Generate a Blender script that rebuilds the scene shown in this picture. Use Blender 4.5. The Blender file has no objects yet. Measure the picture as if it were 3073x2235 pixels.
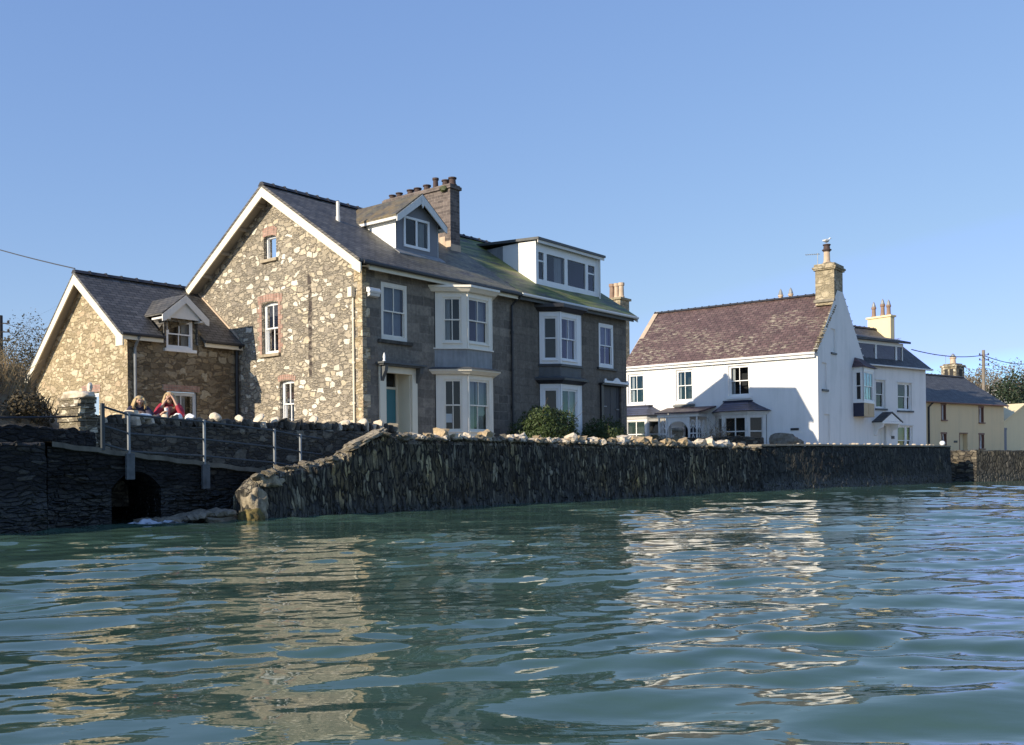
import bpy, bmesh, math, random
import numpy as np
from mathutils import Vector, Matrix, noise
from mathutils.geometry import tessellate_polygon

SC = bpy.context.scene
COL = SC.collection
R = math.radians

# ------------------------------------------------------------------ camera, sky, sun, exposure
cam = bpy.data.objects.new('camera', bpy.data.cameras.new('camera'))
COL.objects.link(cam)
cam.data.sensor_width = 36.0
cam.data.lens = 34.09
cam.data.shift_x = -0.0009
cam.data.shift_y = 0.0884
cam.data.clip_start = 0.1
cam.data.clip_end = 5000
cam.matrix_world = Matrix.Translation((0, 0, 1.1)) @ Matrix.Rotation(R(90), 4, 'X') @ Matrix.Rotation(-0.0106, 4, 'Z')
SC.camera = cam

SUN_DIR = Vector((-0.7221, -0.6025, 0.3400)).normalized()      # towards the sun
SUN_EL = math.asin(SUN_DIR.z)
SUN_AZ = math.atan2(SUN_DIR.x, SUN_DIR.y)
world = bpy.data.worlds.new('World')
SC.world = world
world.use_nodes = True
wn = world.node_tree
wn.nodes.clear()
w_out = wn.nodes.new('ShaderNodeOutputWorld')
w_bg = wn.nodes.new('ShaderNodeBackground')
w_sky = wn.nodes.new('ShaderNodeTexSky')
w_sky.sky_type = 'NISHITA'
w_sky.sun_disc = False
w_sky.sun_elevation = SUN_EL
w_sky.sun_rotation = SUN_AZ
w_sky.air_density = 1.0
w_sky.dust_density = 0.0
w_sky.ozone_density = 4.0
w_bg.inputs['Strength'].default_value = 0.15
# a soft, slightly hazy winter sky: the same sky with its range of brightness compressed
w_sep = wn.nodes.new('ShaderNodeSeparateColor')
w_com = wn.nodes.new('ShaderNodeCombineColor')
wn.links.new(w_sky.outputs[0], w_sep.inputs[0])
for ch, (gm, am) in enumerate(((0.60, 0.440), (0.54, 0.462), (0.36, 0.548))):
    p0 = wn.nodes.new('ShaderNodeMath')
    p0.operation = 'POWER'
    p0.inputs[1].default_value = gm
    p1 = wn.nodes.new('ShaderNodeMath')
    p1.operation = 'MULTIPLY'
    p1.inputs[1].default_value = am * 0.15 ** (gm - 1)
    wn.links.new(w_sep.outputs[ch], p0.inputs[0])
    wn.links.new(p0.outputs[0], p1.inputs[0])
    # extra glow added to the sky round the sun, filling the shaded walls
    p2 = wn.nodes.new('ShaderNodeMath')
    p2.operation = 'SUBTRACT'
    p2.inputs[1].default_value = 1.0 / 0.15
    p3 = wn.nodes.new('ShaderNodeMath')
    p3.operation = 'MAXIMUM'
    p3.inputs[1].default_value = 0.0
    p4 = wn.nodes.new('ShaderNodeMath')
    p4.operation = 'MULTIPLY_ADD'
    p4.inputs[1].default_value = 1.4
    wn.links.new(w_sep.outputs[ch], p2.inputs[0])
    wn.links.new(p2.outputs[0], p3.inputs[0])
    wn.links.new(p3.outputs[0], p4.inputs[0])
    wn.links.new(p1.outputs[0], p4.inputs[2])
    wn.links.new(p4.outputs[0], w_com.inputs[ch])
wn.links.new(w_com.outputs[0], w_bg.inputs['Color'])
wn.links.new(w_bg.outputs[0], w_out.inputs['Surface'])
ld = bpy.data.lights.new('sun', 'SUN')
ld.energy = 4.0
ld.angle = R(0.5)
ld.color = (1.0, 0.87, 0.68)
sun = bpy.data.objects.new('sun', ld)
COL.objects.link(sun)
sun.rotation_euler = (-SUN_DIR).to_track_quat('-Z', 'Y').to_euler()
SC.view_settings.view_transform = 'Standard'
SC.view_settings.look = 'None'
SC.view_settings.exposure = 0.75
SC.view_settings.gamma = 1.0
SC.cycles.max_bounces = 8
SC.cycles.transparent_max_bounces = 12

# ------------------------------------------------------------------ frames of reference
class Frame:
    """a building's own axes: x along its long front, y to its back, z up"""
    def __init__(s, x, y, yaw):
        a = R(yaw)
        s.o = Vector((x, y, 0))
        s.rz = R(90) - a
        s.m = Matrix.Translation(s.o) @ Matrix.Rotation(s.rz, 4, 'Z')
    def wor(s, p):
        return s.m @ Vector(p)

WORLD = Frame(0, 0, 90)
FM = Frame(-4.382, 28.5, 38.85)      # the stone houses and the quay
FW = Frame(14.978, 47.5, 37.6)       # the long white house
FS = Frame(19.315, 53.132, 54.0)     # the white house with the roof window
FY = Frame(26.515, 62.0, 54.0)       # the yellow house


class Plane:
    """a wall plane: a along, z up, c outward"""
    def __init__(s, P, A, N):
        s.P, s.A, s.N = Vector(P), Vector(A).normalized(), Vector(N).normalized()
    def pt(s, a, b, c=0.0):
        return s.P + s.A * a + Vector((0, 0, b)) + s.N * c


class MB:
    def __init__(s):
        s.v, s.f = [], []
    def add(s, vs, fs):
        k = len(s.v)
        s.v += [tuple(p) for p in vs]
        s.f += [tuple(i + k for i in f) for f in fs]
        return s
    def hexa(s, q):
        return s.add(q, [(0, 1, 2, 3), (7, 6, 5, 4), (0, 4, 5, 1), (1, 5, 6, 2), (2, 6, 7, 3), (3, 7, 4, 0)])
    def box(s, x0, x1, y0, y1, z0, z1):
        return s.hexa([(x0, y0, z0), (x1, y0, z0), (x1, y1, z0), (x0, y1, z0), (x0, y0, z1), (x1, y0, z1), (x1, y1, z1), (x0, y1, z1)])
    def pbox(s, pl, a0, a1, b0, b1, c0, c1):
        return s.hexa([pl.pt(a0, b0, c0), pl.pt(a1, b0, c0), pl.pt(a1, b0, c1), pl.pt(a0, b0, c1), pl.pt(a0, b1, c0), pl.pt(a1, b1, c0), pl.pt(a1, b1, c1), pl.pt(a0, b1, c1)])
    def prism(s, pts, ext):
        e = Vector(ext)
        n = len(pts)
        pts = [Vector(p) for p in pts]
        fs = [tuple(range(n)), tuple(range(2 * n - 1, n - 1, -1))]
        fs += [(i, i + n, (i + 1) % n + n, (i + 1) % n) for i in range(n)]
        return s.add(pts + [p + e for p in pts], fs)
    def quad(s, *q):
        return s.add(q, [tuple(range(len(q)))])
    def poly(s, pl, outer, holes=(), depth=0.0):
        """a flat wall with openings; each opening gets reveals going in by depth"""
        loops = [[Vector((p[0], p[1], 0)) for p in outer]] + [[Vector((p[0], p[1], 0)) for p in h] for h in holes]
        flat = [p for l in loops for p in l]
        tris = tessellate_polygon(loops)
        s.add([pl.pt(p.x, p.y) for p in flat], [tuple(t) for t in tris])
        if depth:
            for h in holes:
                n = len(h)
                s.add([pl.pt(p[0], p[1]) for p in h] + [pl.pt(p[0], p[1], -depth) for p in h], [(i, (i + 1) % n, (i + 1) % n + n, i + n) for i in range(n)])
        return s
    def tube(s, pts, r, n=8, cap=True):
        pts = [Vector(p) for p in pts]
        rs = r if isinstance(r, (list, tuple)) else [r] * len(pts)
        k = len(s.v)
        up = Vector((0.13, 0.27, 0.95))
        for i, p in enumerate(pts):
            d = (pts[min(i + 1, len(pts) - 1)] - pts[max(i - 1, 0)]).normalized()
            x = d.cross(up)
            if x.length < 0.05:
                x = d.cross(Vector((1, 0.2, 0)))
            x.normalize()
            y = d.cross(x)
            for j in range(n):
                t = 2 * math.pi * j / n
                s.v.append(tuple(p + (x * math.cos(t) + y * math.sin(t)) * rs[i]))
        for i in range(len(pts) - 1):
            for j in range(n):
                a, b = k + i * n + j, k + i * n + (j + 1) % n
                s.f.append((a, b, b + n, a + n))
        if cap:
            s.f.append(tuple(k + j for j in range(n))[::-1])
            s.f.append(tuple(k + (len(pts) - 1) * n + j for j in range(n)))
        return s
    def lathe(s, c, prof, n=14):
        k = len(s.v)
        for r, z in prof:
            for j in range(n):
                t = 2 * math.pi * j / n
                s.v.append((c[0] + r * math.cos(t), c[1] + r * math.sin(t), c[2] + z))
        for i in range(len(prof) - 1):
            for j in range(n):
                a, b = k + i * n + j, k + i * n + (j + 1) % n
                s.f.append((a, b, b + n, a + n))
        s.f.append(tuple(k + j for j in range(n))[::-1])
        s.f.append(tuple(k + (len(prof) - 1) * n + j for j in range(n)))
        return s
    def blob(s, c, rad, seed=0, amp=0.25, sub=2, rot=0.0, freq=1.3, facet=0.0):
        bm = bmesh.new()
        bmesh.ops.create_icosphere(bm, subdivisions=sub, radius=1.0)
        o = Vector((seed * 3.17, seed * 1.7, seed * 0.77))
        vs = []
        m = Matrix.Rotation(rot, 3, 'Z')
        for v in bm.verts:
            d = v.co.copy()
            f = 1 + amp * noise.noise(d * freq + o) + amp * 0.4 * noise.noise(d * freq * 2.7 + o)
            if facet:
                d = Vector((math.copysign(abs(d.x) ** (1 - facet), d.x), math.copysign(abs(d.y) ** (1 - facet), d.y), math.copysign(abs(d.z) ** (1 - facet), d.z)))
            p = m @ Vector((d.x * rad[0] * f, d.y * rad[1] * f, d.z * rad[2] * f))
            vs.append(p + Vector(c))
        fs = [tuple(v.index for v in f.verts) for f in bm.faces]
        bm.free()
        return s.add(vs, fs)
    def build(s, name, mat, parent=None, frame=None, off=(0, 0, 0), smooth=False, bevel=0.0, recalc=True, auto=None):
        me = bpy.data.meshes.new(name)
        ox, oy, oz = off
        me.from_pydata([(x - ox, y - oy, z - oz) for x, y, z in s.v], [], s.f)
        if recalc:
            bm = bmesh.new()
            bm.from_mesh(me)
            bmesh.ops.recalc_face_normals(bm, faces=bm.faces)
            bm.to_mesh(me)
            bm.free()
        me.materials.append(mat)
        if smooth:
            me.polygons.foreach_set('use_smooth', [True] * len(me.polygons))
        o = bpy.data.objects.new(name, me)
        COL.objects.link(o)
        if parent:
            o.parent = parent
        elif frame:
            o.location = frame.wor(off)
            o.rotation_euler = (0, 0, frame.rz)
        if bevel:
            b = o.modifiers.new('bevel', 'BEVEL')
            b.width = bevel
            b.segments = 2
            b.limit_method = 'ANGLE'
        return o


def tag(o, label=None, cat=None, group=None, kind=None):
    if label: o['label'] = label
    if cat: o['category'] = cat
    if group: o['group'] = group
    if kind: o['kind'] = kind
    return o


def thing(name, frame, off, label, cat, group=None):
    o = bpy.data.objects.new(name, None)
    o.empty_display_size = 0.3
    COL.objects.link(o)
    o.location = frame.wor(off)
    o.rotation_euler = (0, 0, frame.rz)
    return tag(o, label, cat, group)


# ------------------------------------------------------------------ materials
class N:
    """a thin wrapper round a node tree"""
    def __init__(s, name):
        s.m = bpy.data.materials.new(name)
        s.m.use_nodes = True
        s.t = s.m.node_tree
        s.b = s.t.nodes['Principled BSDF']
        s.out = s.t.nodes['Material Output']
        s._tc = None
    def n(s, typ, props=None, **inp):
        x = s.t.nodes.new('ShaderNode' + typ)
        for k, v in (props or {}).items():
            setattr(x, k, v)
        for k, v in inp.items():
            k = int(k[1:]) if k[0] == 'i' and k[1:].isdigit() else k.replace('_', ' ')
            s.set(x.inputs[k], v)
        return x
    def set(s, sock, v):
        if hasattr(v, 'links') or isinstance(v, bpy.types.NodeSocket):
            s.t.links.new(v, sock)
        else:
            if isinstance(v, (tuple, list)) and len(v) == 3 and sock.type == 'RGBA':
                v = (*v, 1)
            sock.default_value = v
    def obj(s):
        if not s._tc:
            s._tc = s.t.nodes.new('ShaderNodeTexCoord')
        return s._tc.outputs['Object']
    def scale(s, vec, sc, loc=(0, 0, 0)):
        return s.n('Mapping', Vector=vec, Scale=sc, Location=loc).outputs[0]
    def noise(s, vec, sc, det=4, rough=0.55):
        return s.n('TexNoise', Vector=vec, Scale=sc, Detail=det, Roughness=rough).outputs[0]
    def ramp(s, fac, stops, interp='LINEAR'):
        x = s.t.nodes.new('ShaderNodeValToRGB')
        x.color_ramp.interpolation = interp
        e = x.color_ramp.elements
        while len(e) < len(stops):
            e.new(0.5)
        for el, (p, c) in zip(e, stops):
            el.position = p
            el.color = (*c, 1) if isinstance(c, (tuple, list)) else (c, c, c, 1)
        s.t.links.new(fac, x.inputs[0])
        return x.outputs[0]
    def mix(s, fac, a, b, mode='MIX'):
        x = s.n('Mix', {'data_type': 'RGBA', 'blend_type': mode})
        s.set(x.inputs[0], fac)
        s.set(x.inputs[6], a)
        s.set(x.inputs[7], b)
        return x.outputs[2]
    def math(s, op, a, b=0.0, clamp=False):
        x = s.n('Math', {'operation': op, 'use_clamp': clamp})
        s.set(x.inputs[0], a)
        s.set(x.inputs[1], b)
        return x.outputs[0]
    def smooth(s, v, lo, hi):
        x = s.n('MapRange', {'interpolation_type': 'SMOOTHSTEP'})
        s.set(x.inputs[0], v)
        x.inputs[1].default_value = lo
        x.inputs[2].default_value = hi
        return x.outputs[0]
    def xyz(s, vec=None):
        x = s.n('SeparateXYZ', Vector=vec or s.obj())
        return x.outputs
    def comb(s, x, y, z):
        c = s.n('CombineXYZ')
        for i, v in enumerate((x, y, z)):
            s.set(c.inputs[i], v)
        return c.outputs[0]
    def warp(s, vec, sc, amt):
        nz = s.n('TexNoise', Vector=vec, Scale=sc, Detail=2).outputs['Color']
        d = s.n('VectorMath', {'operation': 'SUBTRACT'})
        s.set(d.inputs[0], nz)
        d.inputs[1].default_value = (0.5, 0.5, 0.5)
        k = s.n('VectorMath', {'operation': 'SCALE'})
        s.set(k.inputs[0], d.outputs[0])
        k.inputs['Scale'].default_value = amt
        a = s.n('VectorMath', {'operation': 'ADD'})
        s.set(a.inputs[0], vec)
        s.set(a.inputs[1], k.outputs[0])
        return a.outputs[0]
    def vor(s, vec, sc, feature='F1', rnd=1.0):
        return s.n('TexVoronoi', {'feature': feature}, Vector=vec, Scale=sc, Randomness=rnd)
    def bump(s, h, strength=0.5, dist=0.02):
        x = s.n('Bump', Strength=strength, Distance=dist)
        s.set(x.inputs['Height'], h)
        s.set(s.b.inputs['Normal'], x.outputs[0])
    def done(s, col, rough=0.8, **k):
        s.set(s.b.inputs['Base Color'], col)
        s.set(s.b.inputs['Roughness'], rough)
        for a, v in k.items():
            s.set(s.b.inputs[a.replace('_', ' ')], v)
        return s.m


def plain(name, col, rough=0.6, var=0.12, sc=3.0, bump=0.15, bsc=30, dist=0.01, metal=0.0):
    n = N(name)
    o = n.obj()
    a = n.noise(o, sc, 5)
    b = n.noise(n.scale(o, (6, 6, 0.8)), 1.5, 3)
    f = n.math('ADD', n.math('MULTIPLY', a, 0.6), n.math('MULTIPLY', b, 0.4))
    c = n.ramp(f, [(0.3, tuple(x * (1 - 1.6 * var) for x in col)), (0.7, tuple(min(1, x * (1 + var)) for x in col))])
    if bump:
        n.bump(n.noise(o, bsc, 3), bump, dist)
    return n.done(c, rough, Metallic=metal)


def blocks(n, vec, sc, rnd=0.9, expo=6.0):
    """squarish random stones: colour per stone and distance to the joint"""
    f1 = n.n('TexVoronoi', {'feature': 'F1', 'distance': 'MINKOWSKI'}, Vector=vec, Scale=sc, Randomness=rnd, Exponent=expo)
    f2 = n.n('TexVoronoi', {'feature': 'F2', 'distance': 'MINKOWSKI'}, Vector=vec, Scale=sc, Randomness=rnd, Exponent=expo)
    e = n.math('SUBTRACT', f2.outputs['Distance'], f1.outputs['Distance'])
    return n.n('SeparateColor', Color=f1.outputs['Color']).outputs, e


def rubble(name, base, big, sc=3.4, zs=2.0, pale=0.72, mortar=(0.26, 0.22, 0.15), overlay=None, bigsc=2.6, bstr=0.8, bigz=1.6):
    """stone rubble: thin bedded small stones with larger paler ones among them"""
    n = N(name)
    o = n.warp(n.warp(n.obj(), 1.4, 0.20), 5, 0.07)
    r1, e1 = blocks(n, n.scale(o, (1, 1, zs)), sc)
    small = n.ramp(r1[0], [(i / len(base), c) for i, c in enumerate(base)], 'CONSTANT')
    r2, e2 = blocks(n, n.scale(o, (1, 1, bigz), (7.3, 2.1, 4.4)), bigsc, 1.0, 5.0)
    bigc = n.ramp(r2[1], [(i / len(big), c) for i, c in enumerate(big)], 'CONSTANT')
    ragged = n.math('ADD', e2, n.math('MULTIPLY', n.math('SUBTRACT', n.noise(o, 8, 3), 0.5), 0.22))
    ine = n.smooth(ragged, 0.10, 0.17)
    isbig = n.math('MULTIPLY', n.math('GREATER_THAN', r2[0], pale), ine)
    m1 = n.smooth(n.math('ADD', e1, n.math('MULTIPLY', n.math('SUBTRACT', n.noise(o, 12, 3), 0.5), 0.12)), 0.03, 0.13)
    fine = n.ramp(n.noise(o, 13, 6, 0.7), [(0.25, 0.55), (0.75, 1.32)])
    c = n.mix(m1, mortar, small)
    c = n.mix(isbig, c, bigc)
    c = n.mix(1.0, c, fine, 'MULTIPLY')
    large = n.ramp(n.noise(o, 0.5, 3), [(0.3, 0.8), (0.7, 1.15)])
    c = n.mix(0.8, c, large, 'MULTIPLY')
    if overlay:
        c = overlay(n, c)
    h = n.math('MAXIMUM', n.math('MULTIPLY', n.smooth(e1, 0.0, 0.22), n.math('ADD', 0.45, n.math('MULTIPLY', r1[1], 0.5))), n.math('MULTIPLY', isbig, 1.15))
    h = n.math('ADD', h, n.math('MULTIPLY', n.noise(o, 22, 4), 0.45))
    n.bump(h, bstr, 0.04)
    return n.done(c, 0.9)


def gable_strip(n, c):
    # a dark ragged upright strip down the gable
    x = n.xyz(n.warp(n.obj(), 3.0, 0.16))
    d = n.math('ABSOLUTE', n.math('SUBTRACT', x[1], 2.37))
    m = n.math('SUBTRACT', 1.0, n.smooth(d, 0.06, 0.11))
    m = n.math('MULTIPLY', m, n.smooth(x[2], 2.6, 2.8))
    m = n.math('MULTIPLY', m, n.math('SUBTRACT', 1.0, n.smooth(x[2], 5.85, 6.0)))
    m = n.math('MULTIPLY', m, n.ramp(n.noise(n.scale(n.obj(), (1, 1, 3)), 2.2, 3), [(0.38, 0.35), (0.55, 0.95)]))
    return n.mix(m, c, (0.055, 0.042, 0.036))


def ashlar(name, cols, bw=0.5, bh=0.26, mortar=(0.10, 0.095, 0.085), rough=0.9, soft=0.5):
    n = N(name)
    o = n.warp(n.obj(), 2.5, 0.07)
    x = n.xyz(o)
    v = n.comb(n.math('ADD', x[0], x[1]), x[2], 0.0)
    bt = n.n('TexBrick', {'offset': 0.43, 'squash': 1.35, 'squash_frequency': 3}, Vector=v, Scale=1.0)
    bt.inputs['Color1'].default_value = (0, 0, 0, 1)
    bt.inputs['Color2'].default_value = (1, 1, 1, 1)
    bt.inputs['Mortar'].default_value = (0.5, 0.5, 0.5, 1)
    bt.inputs['Mortar Size'].default_value = 0.014
    bt.inputs['Brick Width'].default_value = bw
    bt.inputs['Row Height'].default_value = bh
    st = n.ramp(bt.outputs['Color'], [(i / (len(cols) - 1), c) for i, c in enumerate(cols)])
    c = n.mix(bt.outputs['Fac'], st, mortar)
    av = tuple(sum(k[i] for k in cols) / len(cols) for i in range(3))
    c = n.mix(n.ramp(n.noise(o, 0.9, 4), [(0.35, 0.15), (0.65, soft + 0.25)]), c, av)
    c = n.mix(1.0, c, n.ramp(n.noise(o, 9, 6, 0.65), [(0.25, 0.6), (0.75, 1.3)]), 'MULTIPLY')
    drip = n.ramp(n.noise(n.scale(o, (3.5, 3.5, 0.35)), 1.3, 4), [(0.3, 0.72), (0.7, 1.15)])
    c = n.mix(0.8, c, drip, 'MULTIPLY')
    h = n.math('ADD', n.math('SUBTRACT', 1.0, bt.outputs['Fac']), n.math('MULTIPLY', n.noise(o, 16, 5), 0.8))
    n.bump(h, 0.6, 0.02)
    return n.done(c, rough)


def slate(name, c1, c2, axis=0, moss=None, lichen=None, zk=1.75, bw=0.28, bh=0.17, mort=(0.02, 0.02, 0.022), rough=0.62):
    n = N(name)
    o = n.obj()
    x = n.xyz(n.warp(o, 2.0, 0.03))
    v = n.comb(x[axis], n.math('MULTIPLY', x[2], zk), 0.0)
    bt = n.n('TexBrick', {'offset': 0.5}, Vector=v, Scale=1.0)
    bt.inputs['Color1'].default_value = (*c1, 1)
    bt.inputs['Color2'].default_value = (*c2, 1)
    bt.inputs['Mortar'].default_value = (*mort, 1)
    bt.inputs['Mortar Size'].default_value = 0.014
    bt.inputs['Brick Width'].default_value = bw
    bt.inputs['Row Height'].default_value = bh
    c = n.mix(1.0, bt.outputs['Color'], n.ramp(n.noise(o, 2.2, 6, 0.65), [(0.25, 0.6), (0.75, 1.35)]), 'MULTIPLY')
    c = n.mix(1.0, c, n.ramp(n.noise(n.scale(v, (3.5, 6, 1)), 1.0, 2), [(0.3, 0.75), (0.7, 1.25)]), 'MULTIPLY')
    if moss:
        c = moss(n, c, x)
    if lichen:
        c = lichen(n, c, v, x)
    # each course laps the one below: a small step up the slope
    st = n.math('FRACT', n.math('DIVIDE', n.math('MULTIPLY', x[2], zk), bh))
    h = n.math('ADD', n.math('MULTIPLY', st, -0.8), n.math('MULTIPLY', n.noise(o, 18, 4), 0.6))
    h = n.math('SUBTRACT', h, n.math('MULTIPLY', bt.outputs['Fac'], 0.7))
    n.bump(h, 0.6, 0.02)
    return n.done(c, rough)


def near_moss(n, c, x):
    o = n.obj()
    g = n.smooth(x[0], 0.5, 5.5)
    low = n.math('SUBTRACT', 1.0, n.math('MULTIPLY', n.smooth(x[2], 7.3, 9.2), 0.85))
    f = n.math('MULTIPLY', n.math('MULTIPLY', g, low), n.ramp(n.noise(n.scale(o, (0.7, 2, 2)), 1.6, 5, 0.65), [(0.36, 0.0), (0.6, 1.0)]))
    col = n.ramp(n.noise(o, 5, 4), [(0.3, (0.13, 0.12, 0.065)), (0.7, (0.25, 0.22, 0.14))])
    return n.mix(n.math('MULTIPLY', f, 0.95), c, col)


def far_moss(n, c, x):
    o = n.obj()
    g = n.math('SUBTRACT', 1.0, n.smooth(x[0], 7.3, 10.5))
    f = n.math('MULTIPLY', n.math('ADD', n.math('MULTIPLY', g, 0.8), 0.32), n.ramp(n.noise(n.scale(o, (0.6, 2, 2)), 1.7, 5, 0.65), [(0.34, 0.0), (0.56, 1.0)]))
    col = n.ramp(n.noise(n.scale(o, (0.5, 2.5, 2.5)), 1.5, 4), [(0.35, (0.060, 0.092, 0.018)), (0.50, (0.185, 0.215, 0.045)), (0.68, (0.26, 0.235, 0.11))])
    return n.mix(n.math('MULTIPLY', f, 0.9), c, col)


def lichen_tan(n, c, v, x):
    f = n.ramp(n.noise(n.obj(), 2.6, 6, 0.7), [(0.36, 0.0), (0.62, 0.85)])
    col = n.ramp(n.noise(n.obj(), 1.1, 3), [(0.35, (0.13, 0.115, 0.065)), (0.6, (0.22, 0.155, 0.06)), (0.7, (0.13, 0.122, 0.085))])
    return n.mix(f, c, col)


def lichen_white(n, c, v, x):
    big = n.noise(n.comb(n.math('MULTIPLY', x[1], 0.30), n.math('MULTIPLY', x[2], 0.75), 3.0), 1.0, 3)
    low = n.math('SUBTRACT', 1.0, n.smooth(x[2], 6.6, 9.2))
    z = n.math('ADD', big, n.math('ADD', n.math('MULTIPLY', low, 0.13), n.math('MULTIPLY', n.smooth(x[1], 1.0, 8.0), 0.10)))
    patch = n.smooth(z, 0.60, 0.74)
    small = n.ramp(n.noise(n.scale(v, (1.6, 6, 1)), 1.8, 5, 0.62), [(0.52, 0.0), (0.60, 1.0)])
    f = n.math('MULTIPLY', small, n.math('ADD', n.math('MULTIPLY', patch, 0.92), 0.10))
    dots = n.math('MULTIPLY', n.ramp(n.noise(v, 4.5, 3), [(0.69, 0.0), (0.73, 1.0)]), 0.8)
    col = n.ramp(n.noise(v, 7, 3), [(0.35, (0.24, 0.22, 0.14)), (0.65, (0.42, 0.36, 0.28))])
    c = n.mix(f, c, col)
    return n.mix(dots, c, (0.50, 0.45, 0.42))


def quay_stone(name, lo, mid, hi, sx=6.0, sz=1.6, wet=0.45, hit=0.82, bs=0.8, top=0.0):
    """slabs set on edge, the tide mark dark and wet along the foot"""
    n = N(name)
    o = n.warp(n.warp(n.obj(), 1.2, 0.18), 7, 0.03)
    v = n.scale(o, (1, 1, sz / sx))
    r, e = blocks(n, v, sx, 1.0, 5.0)
    e = n.math('MULTIPLY', e, 0.5)
    c = n.ramp(r[0], [(0.0, lo), (0.5, mid), (hit, mid), (0.96, hi)])
    c = n.mix(n.smooth(e, 0.01, 0.09), tuple(k * 0.3 for k in lo), c)
    tint = n.ramp(n.noise(n.scale(o, (1, 1, 0.5)), 1.1, 4), [(0.3, (0.75, 0.8, 0.9)), (0.55, (1, 1, 1)), (0.75, (1.35, 1.15, 0.75))])
    c = n.mix(1.0, c, tint, 'MULTIPLY')
    c = n.mix(1.0, c, n.ramp(n.noise(o, 15, 5, 0.65), [(0.25, 0.5), (0.75, 1.45)]), 'MULTIPLY')
    patch = n.ramp(n.noise(n.scale(o, (0.6, 0.6, 0.9)), 0.8, 4), [(0.32, (0.55, 0.58, 0.6)), (0.5, (1, 1, 1)), (0.68, (1.5, 1.4, 1.1))])
    c = n.mix(1.0, c, patch, 'MULTIPLY')
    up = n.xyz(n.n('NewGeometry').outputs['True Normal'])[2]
    sunlit_top = n.math('MULTIPLY', n.smooth(up, 0.45, 0.8), n.ramp(n.noise(o, 4, 4), [(0.3, 0.35), (0.55, 0.95)]))  # upward faces: dry stone, and sunlight put into the colour as pale tan
    c = n.mix(n.math('MULTIPLY', sunlit_top, top), c, n.ramp(n.noise(o, 9, 3), [(0.3, (0.20, 0.165, 0.11)), (0.7, (0.44, 0.38, 0.27))]))
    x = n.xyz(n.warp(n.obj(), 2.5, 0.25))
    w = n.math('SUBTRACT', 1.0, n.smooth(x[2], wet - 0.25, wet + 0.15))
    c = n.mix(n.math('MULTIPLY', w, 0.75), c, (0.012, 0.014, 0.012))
    h = n.math('ADD', n.math('MULTIPLY', n.smooth(e, 0.0, 0.12), n.math('ADD', 0.4, n.math('MULTIPLY', r[1], 0.8))), n.math('MULTIPLY', n.noise(o, 20, 4), 0.5))
    n.bump(h, bs, 0.05)
    rough = n.mix(w, (0.85, 0.85, 0.85), (0.45, 0.45, 0.45))
    return n.done(c, rough)


def glass_mat(name='window_glass', tint=(0.75, 0.8, 0.84)):
    n = N(name)
    n.t.nodes.remove(n.b)
    fr = n.n('Fresnel', IOR=1.5).outputs[0]
    gl = n.n('BsdfGlossy', Color=(1, 1, 1), Roughness=0.015)
    tr = n.n('BsdfTransparent', Color=tint)
    mx = n.t.nodes.new('ShaderNodeMixShader')
    n.t.links.new(fr, mx.inputs[0])
    n.t.links.new(tr.outputs[0], mx.inputs[1])
    n.t.links.new(gl.outputs[0], mx.inputs[2])
    bp = n.n('Bump', Strength=0.03, Distance=0.01)
    n.set(bp.inputs['Height'], n.noise(n.obj(), 3.0, 2))
    n.t.links.new(bp.outputs[0], gl.inputs['Normal'])
    n.t.links.new(mx.outputs[0], n.out.inputs['Surface'])
    return n.m


def water_mat():
    n = N('water')
    o = n.obj()
    c = n.ramp(n.noise(n.scale(o, (0.15, 0.35, 1)), 1.0, 3), [(0.3, (0.038, 0.077, 0.054)), (0.7, (0.057, 0.109, 0.078))])
    a = n.noise(n.scale(o, (3.2, 6.5, 1)), 1.0, 3, 0.5)
    b = n.noise(n.scale(o, (9, 20, 1), (3, 1, 0)), 1.0, 2, 0.5)
    n.bump(n.math('ADD', n.math('MULTIPLY', a, 0.75), n.math('MULTIPLY', b, 0.2)), 0.06, 0.05)
    return n.done(c, 0.02, IOR=1.38)


def foliage_mat(name, c1, c2, rough=0.6, trans=0.25):
    n = N(name)
    inf = n.n('ObjectInfo')
    x = n.noise(n.obj(), 1.8, 4)
    y = n.n('TexWhiteNoise', Vector=n.scale(n.obj(), (14, 14, 14))).outputs[0]
    f = n.math('ADD', n.math('MULTIPLY', x, 0.7), n.math('MULTIPLY', y, 0.3))
    c = n.ramp(f, [(0.3, c1), (0.7, c2)])
    n.done(c, rough)
    tl = n.n('BsdfTranslucent')
    n.set(tl.inputs[0], c)
    mx = n.t.nodes.new('ShaderNodeMixShader')
    mx.inputs[0].default_value = trans
    n.t.links.new(n.b.outputs[0], mx.inputs[1])
    n.t.links.new(tl.outputs[0], mx.inputs[2])
    n.t.links.new(mx.outputs[0], n.out.inputs['Surface'])
    return n.m


def render_white(name, col=(0.80, 0.79, 0.76), dirt=(0.55, 0.56, 0.52), amt=0.5):
    """painted roughcast with faint runs of weather"""
    n = N(name)
    o = n.obj()
    runs = n.noise(n.scale(o, (2.2, 2.2, 0.22)), 1.2, 5, 0.6)
    blot = n.noise(o, 0.8, 5, 0.6)
    f = n.ramp(n.math('ADD', n.math('MULTIPLY', runs, 0.6), n.math('MULTIPLY', blot, 0.4)), [(0.48, 0.0), (0.72, amt)])
    c = n.mix(f, col, dirt)
    n.bump(n.math('ADD', n.noise(o, 40, 3), n.math('MULTIPLY', n.noise(o, 5, 3), 0.8)), 0.35, 0.012)
    return n.done(c, 0.85)


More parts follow.
